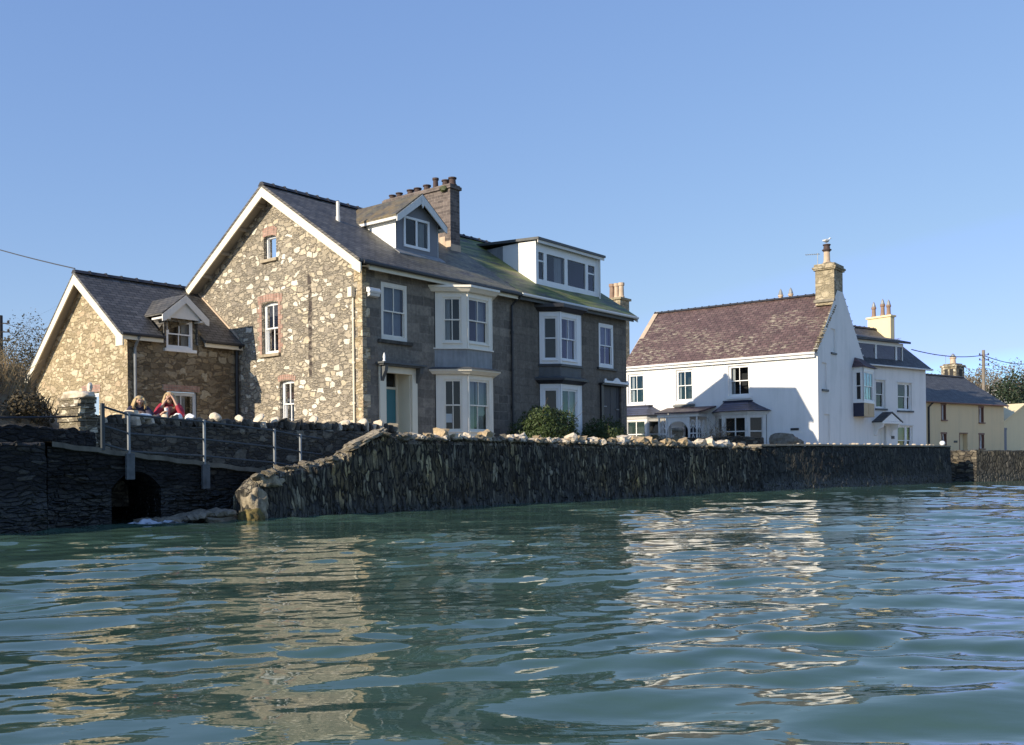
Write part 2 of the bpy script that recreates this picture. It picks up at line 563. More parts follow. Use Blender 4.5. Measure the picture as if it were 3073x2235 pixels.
def brick_mat(name, c1, c2, mort=(0.30, 0.25, 0.20), bw=0.22, bh=0.075):
    n = N(name)
    x = n.xyz(n.warp(n.obj(), 5, 0.02))
    v = n.comb(n.math('ADD', x[0], x[1]), x[2], 0.0)
    bt = n.n('TexBrick', Vector=v, Scale=1.0)
    bt.inputs['Color1'].default_value = (*c1, 1)
    bt.inputs['Color2'].default_value = (*c2, 1)
    bt.inputs['Mortar'].default_value = (*mort, 1)
    bt.inputs['Mortar Size'].default_value = 0.008
    bt.inputs['Brick Width'].default_value = bw
    bt.inputs['Row Height'].default_value = bh
    c = n.mix(1.0, bt.outputs['Color'], n.ramp(n.noise(n.obj(), 6, 5), [(0.25, 0.6), (0.75, 1.3)]), 'MULTIPLY')
    n.bump(n.math('SUBTRACT', n.math('MULTIPLY', n.noise(n.obj(), 25, 3), 0.5), bt.outputs['Fac']), 0.5, 0.01)
    return n.done(c, 0.85)


BROWNS = [(0.265, 0.232, 0.18), (0.34, 0.297, 0.225), (0.40, 0.348, 0.26), (0.30, 0.263, 0.207), (0.44, 0.38, 0.285), (0.32, 0.278, 0.213), (0.41, 0.355, 0.265)]
CREAMS = [(0.42, 0.363, 0.27), (0.68, 0.61, 0.48), (0.34, 0.295, 0.222), (0.52, 0.452, 0.335), (0.30, 0.258, 0.20), (0.47, 0.405, 0.30), (0.74, 0.675, 0.55), (0.38, 0.327, 0.243), (0.56, 0.475, 0.335), (0.35, 0.30, 0.225)]
M_gable = rubble('gable_rubble', BROWNS, CREAMS, sc=5.4, zs=3.0, pale=0.22, bigsc=3.4, bstr=1.0, mortar=(0.25, 0.215, 0.162), overlay=gable_strip, bigz=1.9)
M_cott = rubble('cottage_rubble', [(0.33, 0.26, 0.155), (0.46, 0.37, 0.23), (0.54, 0.44, 0.285), (0.40, 0.32, 0.195), (0.60, 0.50, 0.33)],
                [(0.56, 0.45, 0.28), (0.62, 0.52, 0.35), (0.44, 0.35, 0.23), (0.50, 0.38, 0.24)], sc=4.0, zs=2.1, pale=0.5, bigsc=2.9, mortar=(0.30, 0.235, 0.14))
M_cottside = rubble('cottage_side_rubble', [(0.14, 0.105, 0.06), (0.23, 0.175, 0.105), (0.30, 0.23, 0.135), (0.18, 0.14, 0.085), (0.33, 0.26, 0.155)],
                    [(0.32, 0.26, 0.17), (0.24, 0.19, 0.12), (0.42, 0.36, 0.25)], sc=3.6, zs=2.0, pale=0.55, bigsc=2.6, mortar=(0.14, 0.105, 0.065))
M_gwall = rubble('garden_wall_rubble', [(0.05, 0.043, 0.032), (0.085, 0.073, 0.053), (0.115, 0.098, 0.068), (0.068, 0.058, 0.044)], [(0.15, 0.13, 0.095), (0.115, 0.10, 0.073), (0.22, 0.195, 0.145)], sc=4.6, zs=2.4, pale=0.68, bigsc=3.4, mortar=(0.042, 0.037, 0.028))
M_front = ashlar('facade_stone', [(0.10, 0.088, 0.072), (0.25, 0.218, 0.175), (0.15, 0.132, 0.109), (0.325, 0.283, 0.223), (0.195, 0.171, 0.139), (0.125, 0.11, 0.091)], 0.52, 0.29, (0.25, 0.217, 0.172), soft=0.1)
M_dark = ashlar('facade_render', [(0.115, 0.101, 0.082), (0.165, 0.145, 0.115), (0.205, 0.178, 0.141)], 0.7, 0.3, (0.14, 0.122, 0.096), soft=0.55)
M_quoin = plain('quoin_stone', (0.36, 0.30, 0.21), 0.9, 0.25, 4, 0.6, 18, 0.02)
M_slate = slate('slate_near', (0.074, 0.068, 0.060), (0.135, 0.124, 0.108), 0, near_moss, mort=(0.02, 0.019, 0.017))
M_slate_far = slate('slate_far', (0.066, 0.062, 0.055), (0.12, 0.112, 0.098), 0, far_moss, mort=(0.02, 0.019, 0.017))
M_slate_cott = slate('slate_cottage', (0.070, 0.067, 0.062), (0.125, 0.120, 0.110), 0, mort=(0.02, 0.019, 0.018))
M_slate_dorm = slate('slate_dormer', (0.085, 0.077, 0.062), (0.135, 0.122, 0.098), 1, None, lichen_tan)
M_slate_dormc = slate('slate_cottage_dormer', (0.07, 0.068, 0.06), (0.11, 0.10, 0.085), 1, None, None)
M_slate_purple = slate('slate_purple', (0.098, 0.058, 0.054), (0.145, 0.092, 0.083), 1, None, lichen_white, zk=1.5, bw=0.30, bh=0.2, mort=(0.035, 0.022, 0.02))
M_slate_blue = slate('slate_blue', (0.035, 0.045, 0.085), (0.055, 0.068, 0.115), 0, zk=1.5)
M_slate_plum = slate('slate_plum', (0.085, 0.05, 0.055), (0.12, 0.07, 0.075), 1, zk=1.8)
M_slate_s = slate('slate_grey', (0.062, 0.062, 0.064), (0.10, 0.098, 0.096), 0)
M_ridge = plain('ridge_tile', (0.035, 0.036, 0.042), 0.7, 0.2, 3, 0.3, 12)
M_cream = plain('cream_paint', (0.76, 0.69, 0.53), 0.5, 0.05, 1.5, 0.05)
M_white = plain('white_paint', (0.80, 0.80, 0.78), 0.45, 0.04, 2, 0.05)
M_sashw = plain('sash_paint', (0.80, 0.745, 0.63), 0.45, 0.06, 2, 0.05)
M_greyw = plain('grey_white_paint', (0.68, 0.67, 0.63), 0.5, 0.08, 2, 0.05)
M_black = plain('black_paint', (0.018, 0.018, 0.022), 0.45, 0.2, 3, 0.1)
M_iron = plain('black_iron', (0.022, 0.024, 0.028), 0.5, 0.2, 3, 0.1)
M_door = plain('teal_paint', (0.055, 0.20, 0.225), 0.45, 0.06, 2, 0.05)
M_ddoor = plain('charcoal_paint', (0.035, 0.036, 0.042), 0.6, 0.1, 2, 0.1)
M_lead = plain('lead_sheet', (0.25, 0.26, 0.265), 0.55, 0.25, 2.2, 0.2, 8)
M_dgrey = plain('dark_lead', (0.085, 0.092, 0.095), 0.6, 0.2, 2.2, 0.2, 8)
M_bluegrey = plain('blue_grey_render', (0.20, 0.205, 0.225), 0.75, 0.05, 2, 0.15)
M_soffit = plain('soffit_paint', (0.34, 0.30, 0.24), 0.7, 0.1, 2, 0.1)
M_brick = brick_mat('red_brick', (0.36, 0.20, 0.15), (0.42, 0.27, 0.205))
M_chim = brick_mat('chimney_brick', (0.085, 0.068, 0.063), (0.165, 0.132, 0.118), (0.20, 0.17, 0.145), 0.3, 0.1)
M_pot = plain('terracotta', (0.27, 0.18, 0.13), 0.8, 0.2, 3, 0.2)
M_potdark = plain('sooted_pot', (0.065, 0.042, 0.038), 0.8, 0.2, 3, 0.2)
M_potpale = plain('buff_pot', (0.52, 0.40, 0.29), 0.8, 0.15, 3, 0.2)
M_glass = glass_mat()
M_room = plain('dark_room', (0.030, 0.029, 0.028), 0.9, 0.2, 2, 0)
M_net = plain('net_curtain', (0.34, 0.36, 0.38), 0.9, 0.12, 4, 0)
M_curt = plain('pale_curtain', (0.46, 0.45, 0.42), 0.9, 0.1, 4, 0)
M_wr = render_white('white_render')
M_wr2 = render_white('white_render_weathered', (0.80, 0.78, 0.74), (0.58, 0.58, 0.54), 0.65)
M_yel = render_white('yellow_render', (0.74, 0.57, 0.33), (0.56, 0.45, 0.28), 0.5)
M_yel2 = render_white('cream_render', (0.74, 0.62, 0.38), (0.58, 0.50, 0.32), 0.5)
M_cstone = rubble('chimney_stone', [(0.24, 0.20, 0.13), (0.31, 0.26, 0.17), (0.37, 0.31, 0.20)], [(0.45, 0.38, 0.26), (0.40, 0.34, 0.23)], sc=3.5, zs=1.8, pale=0.6, mortar=(0.28, 0.24, 0.16), bigsc=2.6)
M_lichstone = rubble('lichened_stone', [(0.14, 0.12, 0.085), (0.2, 0.17, 0.12), (0.25, 0.22, 0.15)], [(0.55, 0.5, 0.38), (0.62, 0.56, 0.46)], sc=4.5, zs=1.3, pale=0.72, bigsc=4)
M_cap = plain('cement_cap', (0.25, 0.22, 0.17), 0.9, 0.25, 4, 0.5, 14)
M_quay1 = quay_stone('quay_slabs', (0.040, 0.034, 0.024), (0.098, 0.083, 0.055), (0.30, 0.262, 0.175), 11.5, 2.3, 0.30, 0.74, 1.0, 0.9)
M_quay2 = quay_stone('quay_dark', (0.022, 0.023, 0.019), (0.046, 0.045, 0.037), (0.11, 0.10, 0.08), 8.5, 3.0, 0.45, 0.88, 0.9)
M_quay3 = quay_stone('quay_brown', (0.055, 0.045, 0.033), (0.11, 0.090, 0.062), (0.21, 0.175, 0.12), 3.0, 6.5, 0.35, 0.7, 0.6)
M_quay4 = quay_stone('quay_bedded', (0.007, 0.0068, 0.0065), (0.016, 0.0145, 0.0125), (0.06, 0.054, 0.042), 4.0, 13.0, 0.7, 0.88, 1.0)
M_white_stone = plain('white_quartz', (0.66, 0.57, 0.44), 0.85, 0.22, 7, 0.7, 13, 0.03)
M_tan_stone = plain('tan_boulder', (0.46, 0.35, 0.21), 0.9, 0.3, 7, 0.8, 11, 0.03)
M_endstone = plain('end_boulder', (0.29, 0.245, 0.17), 0.92, 0.5, 6, 1.0, 9, 0.06)
M_grey_stone = plain('grey_stone', (0.20, 0.175, 0.13), 0.9, 0.35, 6, 0.8, 11, 0.03)
M_dark_stone = plain('dark_slab', (0.075, 0.068, 0.055), 0.9, 0.35, 6, 0.8, 11, 0.03)
M_lich_rock = plain('lichen_rock', (0.15, 0.115, 0.035), 0.9, 0.5, 7, 0.8, 11, 0.03)
M_galv = plain('galvanised_steel', (0.27, 0.29, 0.30), 0.55, 0.2, 5, 0.1, metal=0.3)
M_platep = plain('base_plate', (0.12, 0.13, 0.135), 0.7, 0.35, 6, 0.2, metal=0.2)
M_railp = plain('rail_paint', (0.05, 0.06, 0.066), 0.6, 0.2, 4, 0.1)
M_conc = plain('concrete_path', (0.15, 0.135, 0.105), 0.9, 0.3, 3, 0.5, 20)
M_ground = plain('gravel_ground', (0.33, 0.29, 0.22), 0.95, 0.25, 0.8, 0.4, 15)
M_water = water_mat()
M_wood = plain('weathered_wood', (0.21, 0.18, 0.145), 0.85, 0.25, 3, 0.4, 25)
M_poledark = plain('creosoted_wood', (0.045, 0.04, 0.04), 0.85, 0.25, 3, 0.4, 25)
M_wire = plain('cable', (0.055, 0.06, 0.07), 0.6, 0.1, 3, 0)
M_brownpaint = plain('brown_paint', (0.19, 0.085, 0.055), 0.55, 0.1, 3, 0.1)
M_navy = plain('navy_paint', (0.014, 0.018, 0.045), 0.4, 0.1, 3, 0.05)
M_tanp = plain('tan_board', (0.50, 0.36, 0.20), 0.6, 0.12, 3, 0.1)
M_paper = plain('paper', (0.8, 0.8, 0.8), 0.8, 0.02, 3, 0)
M_leaf = foliage_mat('bush_leaf', (0.022, 0.042, 0.010), (0.066, 0.102, 0.024))
M_leaf2 = foliage_mat('evergreen_leaf', (0.016, 0.030, 0.014), (0.042, 0.066, 0.026))
M_leafolive = foliage_mat('ivy_leaf', (0.030, 0.045, 0.014), (0.085, 0.100, 0.030))
M_twig = plain('twig', (0.17, 0.13, 0.085), 0.9, 0.3, 2, 0)
M_brush = foliage_mat('bare_brush', (0.12, 0.098, 0.068), (0.24, 0.20, 0.145), 0.9, 0.15)
M_twigpale = foliage_mat('bare_twig', (0.19, 0.15, 0.105), (0.33, 0.27, 0.19), 0.9, 0.2)
M_ivyd = foliage_mat('withered_ivy', (0.040, 0.032, 0.016), (0.11, 0.085, 0.045), 0.8, 0.1)
M_scrub = foliage_mat('scrub_leaf', (0.060, 0.055, 0.028), (0.14, 0.12, 0.065), 0.8, 0.15)
M_straw = foliage_mat('dry_grass', (0.22, 0.155, 0.08), (0.42, 0.315, 0.175), 0.8, 0.3)
M_bank = plain('earth_bank', (0.20, 0.15, 0.085), 0.95, 0.4, 1.2, 0.6, 9, 0.05)
def churn_mat():
    n = N('white_water')
    o = n.obj()
    x = n.xyz(o)
    d = n.math('ADD', n.math('POWER', n.math('ABSOLUTE', n.math('DIVIDE', n.math('SUBTRACT', x[0], 0.05), 0.85)), 2.0), n.math('POWER', n.math('ABSOLUTE', n.math('DIVIDE', n.math('SUBTRACT', x[1], 0.12), 0.55)), 2.0))
    cover = n.math('SUBTRACT', n.math('ADD', n.noise(n.scale(o, (4, 9, 4)), 1.6, 6, 0.7), 0.25), n.math('MULTIPLY', d, 0.42))
    m = n.smooth(cover, 0.46, 0.66)
    n.done((0.50, 0.55, 0.60), 0.6)
    tr = n.n('BsdfTransparent')
    mx = n.t.nodes.new('ShaderNodeMixShader')
    n.t.links.new(m, mx.inputs[0])
    n.t.links.new(tr.outputs[0], mx.inputs[1])
    n.t.links.new(n.b.outputs[0], mx.inputs[2])
    n.t.links.new(mx.outputs[0], n.out.inputs['Surface'])
    return n.m


M_churn = churn_mat()
M_foam = plain('foam', (0.55, 0.62, 0.70), 0.6, 0.15, 12, 0.5, 20, 0.02)
#BODY


# ------------------------------------------------------------------ shared builders
def curtain(pl, a0, a1, b0, b1, c, seed=0, amp=0.02):
    mb = MB()
    n = max(6, int((a1 - a0) / 0.035))
    vs = []
    for i in range(n + 1):
        a = a0 + (a1 - a0) * i / n
        k = c + amp * math.sin(i * 1.35 + seed) + amp * 0.6 * math.sin(i * 0.57 + seed * 2)
        vs += [pl.pt(a, b0, k), pl.pt(a, b1, k)]
    mb.add(vs, [(2 * i, 2 * i + 2, 2 * i + 3, 2 * i + 1) for i in range(n)])
    return mb


def window(parent, pl, a0, a1, b0, b1, rec=0.08, fw=0.07, mat=None, cols=2, rows=2, bars=0.028, sill=None, curt=(), sash=True,
           room=True, split=None, bare=False, deep=0.6, cmat=None):
    """a window: frame and sashes, glass, room behind, curtains, sill.  rec = how far the frame stands back from the wall face"""
    mat = mat or M_white
    f = MB()
    c1, c0 = -rec, -rec - 0.09
    f.pbox(pl, a0, a0 + fw, b0, b1, c0, c1)
    f.pbox(pl, a1 - fw, a1, b0, b1, c0, c1)
    f.pbox(pl, a0 + fw, a1 - fw, b1 - fw, b1, c0, c1)
    f.pbox(pl, a0 + fw, a1 - fw, b0, b0 + fw * 1.15, c0, c1)
    ia0, ia1, ib0, ib1 = a0 + fw, a1 - fw, b0 + fw * 1.15, b1 - fw
    s = 0.035
    g = MB()
    if sash:
        bm_ = ib0 + (ib1 - ib0) * (split or 0.5)
        for (y0, y1, cc) in ((bm_ - 0.02, ib1, c1 - 0.012), (ib0, bm_ + 0.02, c1 - 0.05)):
            f.pbox(pl, ia0, ia0 + s, y0, y1, cc - 0.035, cc)
            f.pbox(pl, ia1 - s, ia1, y0, y1, cc - 0.035, cc)
            f.pbox(pl, ia0 + s, ia1 - s, y1 - s, y1, cc - 0.035, cc)
            f.pbox(pl, ia0 + s, ia1 - s, y0, y0 + s * 1.2, cc - 0.035, cc)
            for k in range(1, cols):
                a = ia0 + (ia1 - ia0) * k / cols
                f.pbox(pl, a - bars / 2, a + bars / 2, y0 + s * 1.2, y1 - s, cc - 0.03, cc - 0.003)
            g.quad(pl.pt(ia0 + s, y0 + s, cc - 0.02), pl.pt(ia1 - s, y0 + s, cc - 0.02), pl.pt(ia1 - s, y1 - s, cc - 0.02), pl.pt(ia0 + s, y1 - s, cc - 0.02))
    else:
        cc = c1 - 0.015
        for k in range(1, cols):
            a = ia0 + (ia1 - ia0) * k / cols
            f.pbox(pl, a - bars, a + bars, ib0, ib1, cc - 0.05, cc)
        for k in range(1, rows):
            b = ib0 + (ib1 - ib0) * (split if (split and rows == 2) else k / rows)
            f.pbox(pl, ia0, ia1, b - bars, b + bars, cc - 0.045, cc - 0.004)
        g.quad(pl.pt(ia0, ib0, cc - 0.03), pl.pt(ia1, ib0, cc - 0.03), pl.pt(ia1, ib1, cc - 0.03), pl.pt(ia0, ib1, cc - 0.03))
    w = f.build('window', mat, parent)
    g.build('pane', M_glass, w, recalc=False)
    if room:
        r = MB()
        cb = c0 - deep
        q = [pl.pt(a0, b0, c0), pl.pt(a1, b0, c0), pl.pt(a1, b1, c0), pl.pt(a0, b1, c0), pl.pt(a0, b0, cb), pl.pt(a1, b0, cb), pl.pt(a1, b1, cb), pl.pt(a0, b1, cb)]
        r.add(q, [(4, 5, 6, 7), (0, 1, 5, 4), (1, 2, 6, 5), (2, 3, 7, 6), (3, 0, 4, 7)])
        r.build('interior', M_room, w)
    for i, (t0, t1, y0) in enumerate(curt):
        W = ia1 - ia0
        curtain(pl, ia0 + W * t0, ia0 + W * t1, ib0 + (ib1 - ib0) * y0, ib1, c0 - 0.07, seed=a0 * 3 + i).build('curtain', cmat or M_curt, w, smooth=True)
    if sill:
        sm, proud, ext, th = sill
        q = MB()
        q.pbox(pl, a0 - ext, a1 + ext, b0 - th, b0 - 0.003, -rec - 0.02, proud)
        q.build('sill', sm, w, bevel=0.008)
    return w


def rect(a0, a1, b0, b1):
    return [(a0, b0), (a1, b0), (a1, b1), (a0, b1)]


def arch_rect(a0, a1, b0, b1, rise, n=8):
    pts = [(a0, b0), (a1, b0), (a1, b1 - rise)]
    for i in range(1, n):
        t = i / n
        a = a1 + (a0 - a1) * t
        pts.append((a, b1 - rise + rise * (1 - (2 * t - 1) ** 2)))
    pts.append((a0, b1 - rise))
    return pts


def slope_slab(u0, u1, v0, z0, v1, z1, th=0.1):
    """a roof plane from (v0,z0) to (v1,z1) between u0 and u1, th thick downwards"""
    return MB().hexa([(u0, v0, z0 - th), (u1, v0, z0 - th), (u1, v1, z1 - th), (u0, v1, z1 - th), (u0, v0, z0), (u1, v0, z0), (u1, v1, z1), (u0, v1, z1)])


def sheet_roof(u0, u1, v0, z0, v1, z1, th=0.1, nu=40, nv=14, amp=0.018, seed=0.0, swap=False):
    """the same roof plane with the slight sag and unevenness of an old slate roof"""
    mb = MB()
    k = 0
    vs, fs = [], []
    for j in range(nv + 1):
        for i in range(nu + 1):
            u = u0 + (u1 - u0) * i / nu
            t = j / nv
            p = Vector((u * 0.5 + seed, t * 2.0, seed * 1.3))
            d = amp * (noise.noise(p) * 1.4 + 0.5 * noise.noise(p * 4))
            vs.append((u, v0 + (v1 - v0) * t, z0 + (z1 - z0) * t + d))
    for j in range(nv):
        for i in range(nu):
            a = j * (nu + 1) + i
            fs.append((a, a + 1, a + nu + 2, a + nu + 1))
    m = len(vs)
    vs += [(x, y, z - th) for x, y, z in vs]
    fs += [tuple(i + m for i in f[::-1]) for f in fs]
    for i in range(nu):
        fs.append((i, i + m, i + 1 + m, i + 1))
        a = nv * (nu + 1) + i
        fs.append((a, a + 1, a + 1 + m, a + m))
    for j in range(nv):
        a = j * (nu + 1)
        fs.append((a, a + nu + 1, a + nu + 1 + m, a + m))
        b = a + nu
        fs.append((b, b + m, b + nu + 1 + m, b + nu + 1))
    if swap:
        vs = [(y, x, z) for x, y, z in vs]
    return mb.add(vs, fs)


def ridge_tiles(mb, p, q, r=0.11, step=0.45):
    p, q = Vector(p), Vector(q)
    n = max(2, int((q - p).length / step))
    d = (q - p) / n
    side = d.cross(Vector((0, 0, 1))).normalized()
    for i in range(n):
        a, b = p + d * i, p + d * (i + 0.97)
        rr = r * (1 + 0.06 * math.sin(i * 2.3))
        for (s0, s1) in ((a, b),):
            k = [s0 - side * rr * 1.5 + Vector((0, 0, -rr * 0.7)), s0 - side * rr * 0.5 + Vector((0, 0, rr * 0.35)), s0 + side * rr * 0.5 + Vector((0, 0, rr * 0.35)), s0 + side * rr * 1.5 + Vector((0, 0, -rr * 0.7))]
            mb.prism(k, s1 - s0)
        c = b - d * 0.04
        k = [c - side * rr * 1.6 + Vector((0, 0, -rr * 0.7)), c - side * rr * 0.55 + Vector((0, 0, rr * 0.62)), c + side * rr * 0.55 + Vector((0, 0, rr * 0.62)), c + side * rr * 1.6 + Vector((0, 0, -rr * 0.7))]
        mb.prism(k, d.normalized() * 0.05)
    return mb


def pot(parent, x, y, z, r=0.11, h=0.35, mat=None, capdark=True, cowl=False):
    p = MB()
    p.lathe((x, y, z), [(r * 1.15, 0), (r * 1.15, h * 0.12), (r * 0.95, h * 0.18), (r * 0.85, h * 0.78), (r * 1.12, h * 0.84), (r * 1.12, h), (r * 0.75, h), (r * 0.7, h * 0.7)], 12)
    o = p.build('chimney_pot', mat or M_pot, parent, smooth=False)
    if cowl:
        q = MB()
        q.lathe((x, y, z + h), [(r * 0.9, 0.0), (r * 0.95, 0.05), (r * 0.6, 0.22), (0.02, 0.34)], 10)
        q.build('cowl', M_galv, o)
    return o


def bay_ring(pts, out):
    """the plan of a bay pushed outwards by out; first and last points stay on the wall"""
    c = (Vector(pts[0]) + Vector(pts[-1])) / 2
    d = (Vector(pts[-1]) - Vector(pts[0])).normalized()
    nrm = Vector((d.y, -d.x))
    if nrm.dot(Vector(pts[1]) - c) < 0:
        nrm = -nrm
    r = []
    for i, p in enumerate(pts):
        p = Vector(p)
        if i == 0:
            r.append(p - d * out)
        elif i == len(pts) - 1:
            r.append(p + d * out)
        else:
            sgn = -1 if i < len(pts) / 2 else 1
            r.append(p + nrm * out + d * sgn * out * 0.45)
    return r


def bay_prism(pts, out, z0, z1, out1=None):
    a = bay_ring(pts, out)
    b = bay_ring(pts, out if out1 is None else out1)
    n = len(a)
    vs = [(p.x, p.y, z0) for p in a] + [(p.x, p.y, z1) for p in b]
    fs = [tuple(range(n)), tuple(range(2 * n - 1, n - 1, -1))] + [(i, (i + 1) % n, (i + 1) % n + n, i + n) for i in range(n)]
    return MB().add(vs, fs)


def bay_storey(parent, pts, z0, z1, wz0, wz1, mat, margins, curts=None, sash=True, split=None, cols=2, smat=None, rows=2):
    """posts and rails round the windows of one storey of a canted bay"""
    f = MB()
    for i in range(len(pts) - 1):
        P, Q = Vector((*pts[i], 0)), Vector((*pts[i + 1], 0))
        A = (Q - P).normalized()
        Nn = Vector((A.y, -A.x, 0))
        L = (Q - P).length
        pl = Plane(P, A, Nn)
        m0, m1 = margins[i]
        f.pbox(pl, 0.0, m0, z0, z1, -0.1, 0.0)
        f.pbox(pl, L - m1, L, z0, z1, -0.1, 0.0)
        f.pbox(pl, m0, L - m1, z0, wz0, -0.1, -0.004)
        f.pbox(pl, m0, L - m1, wz1, z1, -0.1, -0.004)
        # slim pilaster on the corner
        if i:
            f.pbox(pl, -0.02, 0.05, z0, z1, -0.02, 0.022)
        window(parent, pl, m0, L - m1, wz0, wz1, rec=0.035, fw=0.03, mat=mat, curt=(curts or [()] * 9)[i], room=False, sash=sash, split=split, cols=cols if isinstance(cols, int) else cols[i], rows=rows, sill=(smat or mat, 0.04, 0.03, 0.05))
    f.build('bay_frame', mat, parent, bevel=0.006)
    # the dark room inside the bay
    r = MB()
    rn = bay_ring(pts, -0.16)
    back = -0.02
    c = [(p.x, p.y) for p in rn]
    n = len(c)
    d = (Vector(pts[-1]) - Vector(pts[0])).normalized()
    inn = Vector((-d.y, d.x))
    mid = (Vector(pts[0]) + Vector(pts[-1])) / 2
    if inn.dot(Vector(pts[1]) - mid) > 0:
        inn = -inn
    e = [Vector(pts[0]) + inn * back, Vector(pts[-1]) + inn * back]
    r.add([(e[0].x, e[0].y, z0), (e[1].x, e[1].y, z0), (e[1].x, e[1].y, z1), (e[0].x, e[0].y, z1), (pts[0][0], pts[0][1], z0), (pts[-1][0], pts[-1][1], z0), (pts[-1][0], pts[-1][1], z1), (pts[0][0], pts[0][1], z1)],
          [(0, 1, 2, 3), (4, 0, 3, 7), (5, 1, 2, 6)])
    fl = [(p[0], p[1], z0 + 0.003) for p in pts] + [(e[1].x, e[1].y, z0 + 0.003), (e[0].x, e[0].y, z0 + 0.003)]
    r.quad(*fl)
    r.quad(*[(x, y, z1 - 0.003) for x, y, z in fl])
    r.build('bay_interior', M_room, parent)


def leaves(mb_n, c, rad, size, rng, flat=0.0, lump=0.35, seed=0.0, shell=0.45):
    """many small leaf faces through an uneven crown; returns numpy-made vertex and face lists"""
    vs, fs = [], []
    c = Vector(c)
    k = 0
    while k < mb_n:
        d = Vector((rng.gauss(0, 1), rng.gauss(0, 1), rng.gauss(0, 1)))
        if d.length < 1e-3:
            continue
        d.normalize()
        f = 1 + lump * (noise.noise(d * 1.9 + Vector((seed, seed * 2, 0))) + 0.6 * noise.noise(d * 4.5 + Vector((seed, 0, seed))))
        r = f * (1 - shell * rng.random() ** 1.6)
        p = c + Vector((d.x * rad[0] * r, d.y * rad[1] * r, d.z * rad[2] * r))
        if noise.noise(p * (1.6 / max(rad[0], 0.4)) * 1.5 + Vector((seed * 5, 0, 0))) < -0.3:
            if rng.random() < 0.6:
                k += 1
                continue
        nrm = (d + Vector((rng.gauss(0, 0.7), rng.gauss(0, 0.7), rng.gauss(0, 0.7)))).normalized()
        x = nrm.orthogonal().normalized()
        x = Matrix.Rotation(rng.random() * 6.28, 3, nrm) @ x
        y = nrm.cross(x)
        s = size * (0.6 + 0.8 * rng.random())
        b = len(vs)
        vs += [tuple(p - x * s), tuple(p + y * s * 0.5), tuple(p + x * s), tuple(p - y * s * 0.5)]
        fs.append((b, b + 1, b + 2, b + 3))
        k += 1
    return MB().add(vs, fs)


def twig(mb, p, d, ln, r, rng, depth, droop=0.0):
    """a branching bare twig"""
    pts = [Vector(p)]
    d = Vector(d).normalized()
    n = 4
    for i in range(n):
        d = (d + Vector((rng.gauss(0, 0.16), rng.gauss(0, 0.16), rng.gauss(0.03, 0.14) - droop))).normalized()
        pts.append(pts[-1] + d * ln / n)
    mb.tube(pts, [r * (1 - 0.75 * i / n) for i in range(n + 1)], 4 if depth else 3, cap=False)
    if depth > 0:
        for _ in range(3 + (depth > 1)):
            k = rng.randint(1, n)
            dd = (d + Vector((rng.gauss(0, 0.6), rng.gauss(0, 0.6), rng.gauss(0.15, 0.45)))).normalized()
            twig(mb, pts[k], dd, ln * rng.uniform(0.45, 0.75), r * 0.5, rng, depth - 1, droop)


# ------------------------------------------------------------------ ground and water
def ground():
    pts = [(-60, -2.35), (-7.5, -2.35), (-1.2, -2.35), (-1.0, -4.6), (4, -4.85), (13.2, -5.8), (17, -7.1), (27.2, -8.8), (27.6, -6.3), (29.9, -6.3), (30.0, -9.5), (36, -16.0), (90, -62)]
    far = [(400, -60), (400, 400), (-300, 400), (-300, 0)]
    loop = [Vector((x, y, 0)) for x, y in pts + far]
    tri = tessellate_polygon([loop])
    mb = MB().add([(p.x, p.y, 1.14) for p in loop], [tuple(t) for t in tri])
    tag(mb.build('ground', M_ground, frame=FM), kind='structure')


